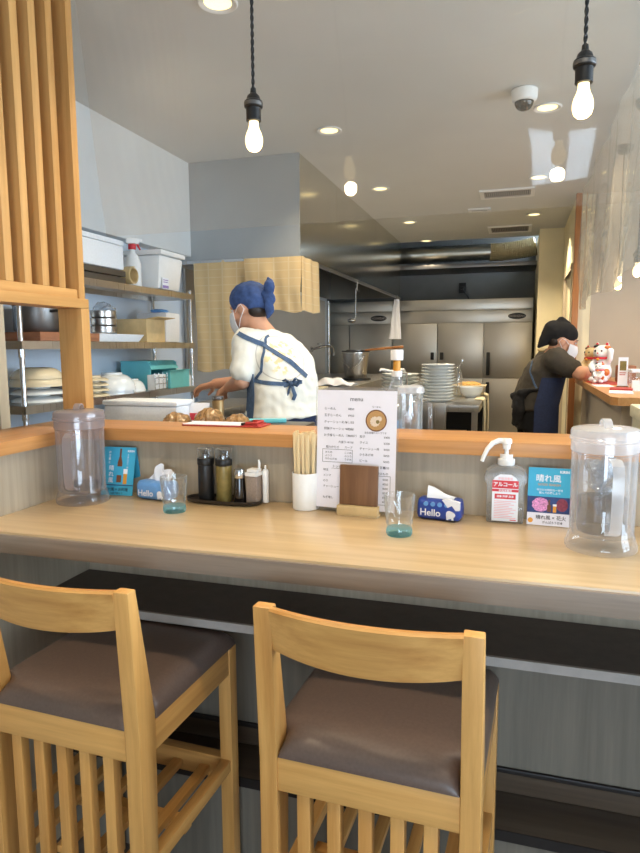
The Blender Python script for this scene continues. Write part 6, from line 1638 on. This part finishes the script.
g.rings([ell((0.13, 4.72, 1.03), r2, f2, 0.168, 0.120), ell((0.13, 4.72, 0.95), r2, f2, 0.180, 0.135), ell((0.13, 4.72, 0.85), r2, f2, 0.178, 0.128)])
for H in (L2, R2): g.limb([(H.x, H.y, 0.92), (H.x, H.y, 0.56), (H.x - 0.01, H.y, 0.20)], [0.102, 0.078, 0.066])
remeshed('trousers', g, 'blackcloth', PM, 0.01, 3, 0.005, 12, world=True)
for H in (L2, R2):
    g = G(); c = Vector((H.x, H.y, KF)) + f2 * 0.04
    g.ball((c.x, c.y, KF + 0.045), (0.055, 0.055, 0.044)); g.ball((c.x + f2.x * 0.09, c.y + f2.y * 0.09, KF + 0.035), (0.05, 0.05, 0.034)); g.ball((c.x - f2.x * 0.07, c.y - f2.y * 0.07, KF + 0.045), (0.045, 0.045, 0.044))
    remeshed('shoe', g, 'black', PM, 0.008, 3, world=True)
g = G()
def apr2(u, v):
    a = math.pi / 2 + (u - 0.53) * 3.7; z = 0.45 + v * 0.76
    t = max(0.0, z - 1.02)
    hw, hd = 0.200 - t * 0.05, 0.155 - t * 0.02
    return Vector((0.127 + t * 0.22, 4.72, z)) + r2 * math.cos(a) * hw + f2 * math.sin(a) * (hd + 0.004 * math.sin(u * 26))
g.sheet(apr2, 40, 24, 0.003); ap = obj('apron', g, 'apron', PM, 60, True)
bv2 = bvh_world(sh2)
g = ribbon_on(bv2, [(0.10, 4.6, 1.318), (0.085, 4.6, 1.25), (0.115, 4.6, 1.17), (0.135, 4.6, 1.13)], 0.006, 0.0012); obj('strap', g, 'strap', PM, 40, True)
g = G()
for p0 in ((0.04, 4.575, 1.10), (0.0, 4.60, 1.08), (0.015, 4.585, 1.05)): g.ball(p0, (0.042, 0.03, 0.034))
g.limb([(0.01, 4.575, 1.07), (0.005, 4.565, 0.98), (-0.005, 4.57, 0.90)], [0.026, 0.030, 0.022]); g.limb([(0.03, 4.57, 1.07), (0.035, 4.56, 0.99), (0.025, 4.565, 0.93)], [0.022, 0.026, 0.018])
g.limb([(0.04, 4.575, 1.10), (0.09, 4.555, 1.125), (0.14, 4.545, 1.13)], [0.022, 0.016, 0.012])
remeshed('apron_bow', g, 'blackcloth', PM, 0.007, 3, 0.006, 22, world=True)
g = G(); g.ball((0, -0.016, 0.052), (0.087, 0.100, 0.076), 28, 18, hm2); g.ball((0, -0.05, 0.035), (0.080, 0.078, 0.070), 24, 14, hm2); g.limb([hm2 @ Vector((0, -0.01, 0.12)), hm2 @ Vector((0, -0.06, 0.128))], [0.020, 0.024])
t0 = hm2 @ Vector((0, -0.085, 0.045))
g.limb([t0, t0.lerp(Vector((0.15, 4.66, 1.425)), 0.6), (0.135, 4.65, 1.415)], [0.070, 0.042, 0.012])
remeshed('headscarf', g, 'blackcloth', PM, 0.0075, 3, 0.004, 18, world=True)
g = G(); g.ball((0, -0.052, -0.018), (0.066, 0.042, 0.042), 24, 14, hm2); obj('hair', g, 'hair', PM, 60, True)
g = G(); kq = Vector((0.155, 4.645, 1.395)); g.ball(kq, (0.026, 0.018, 0.014)); obj('scarf_end', g, 'gold', PM, 60, True)
mask_on(PM, hm2); eyes_on(PM, hm2)
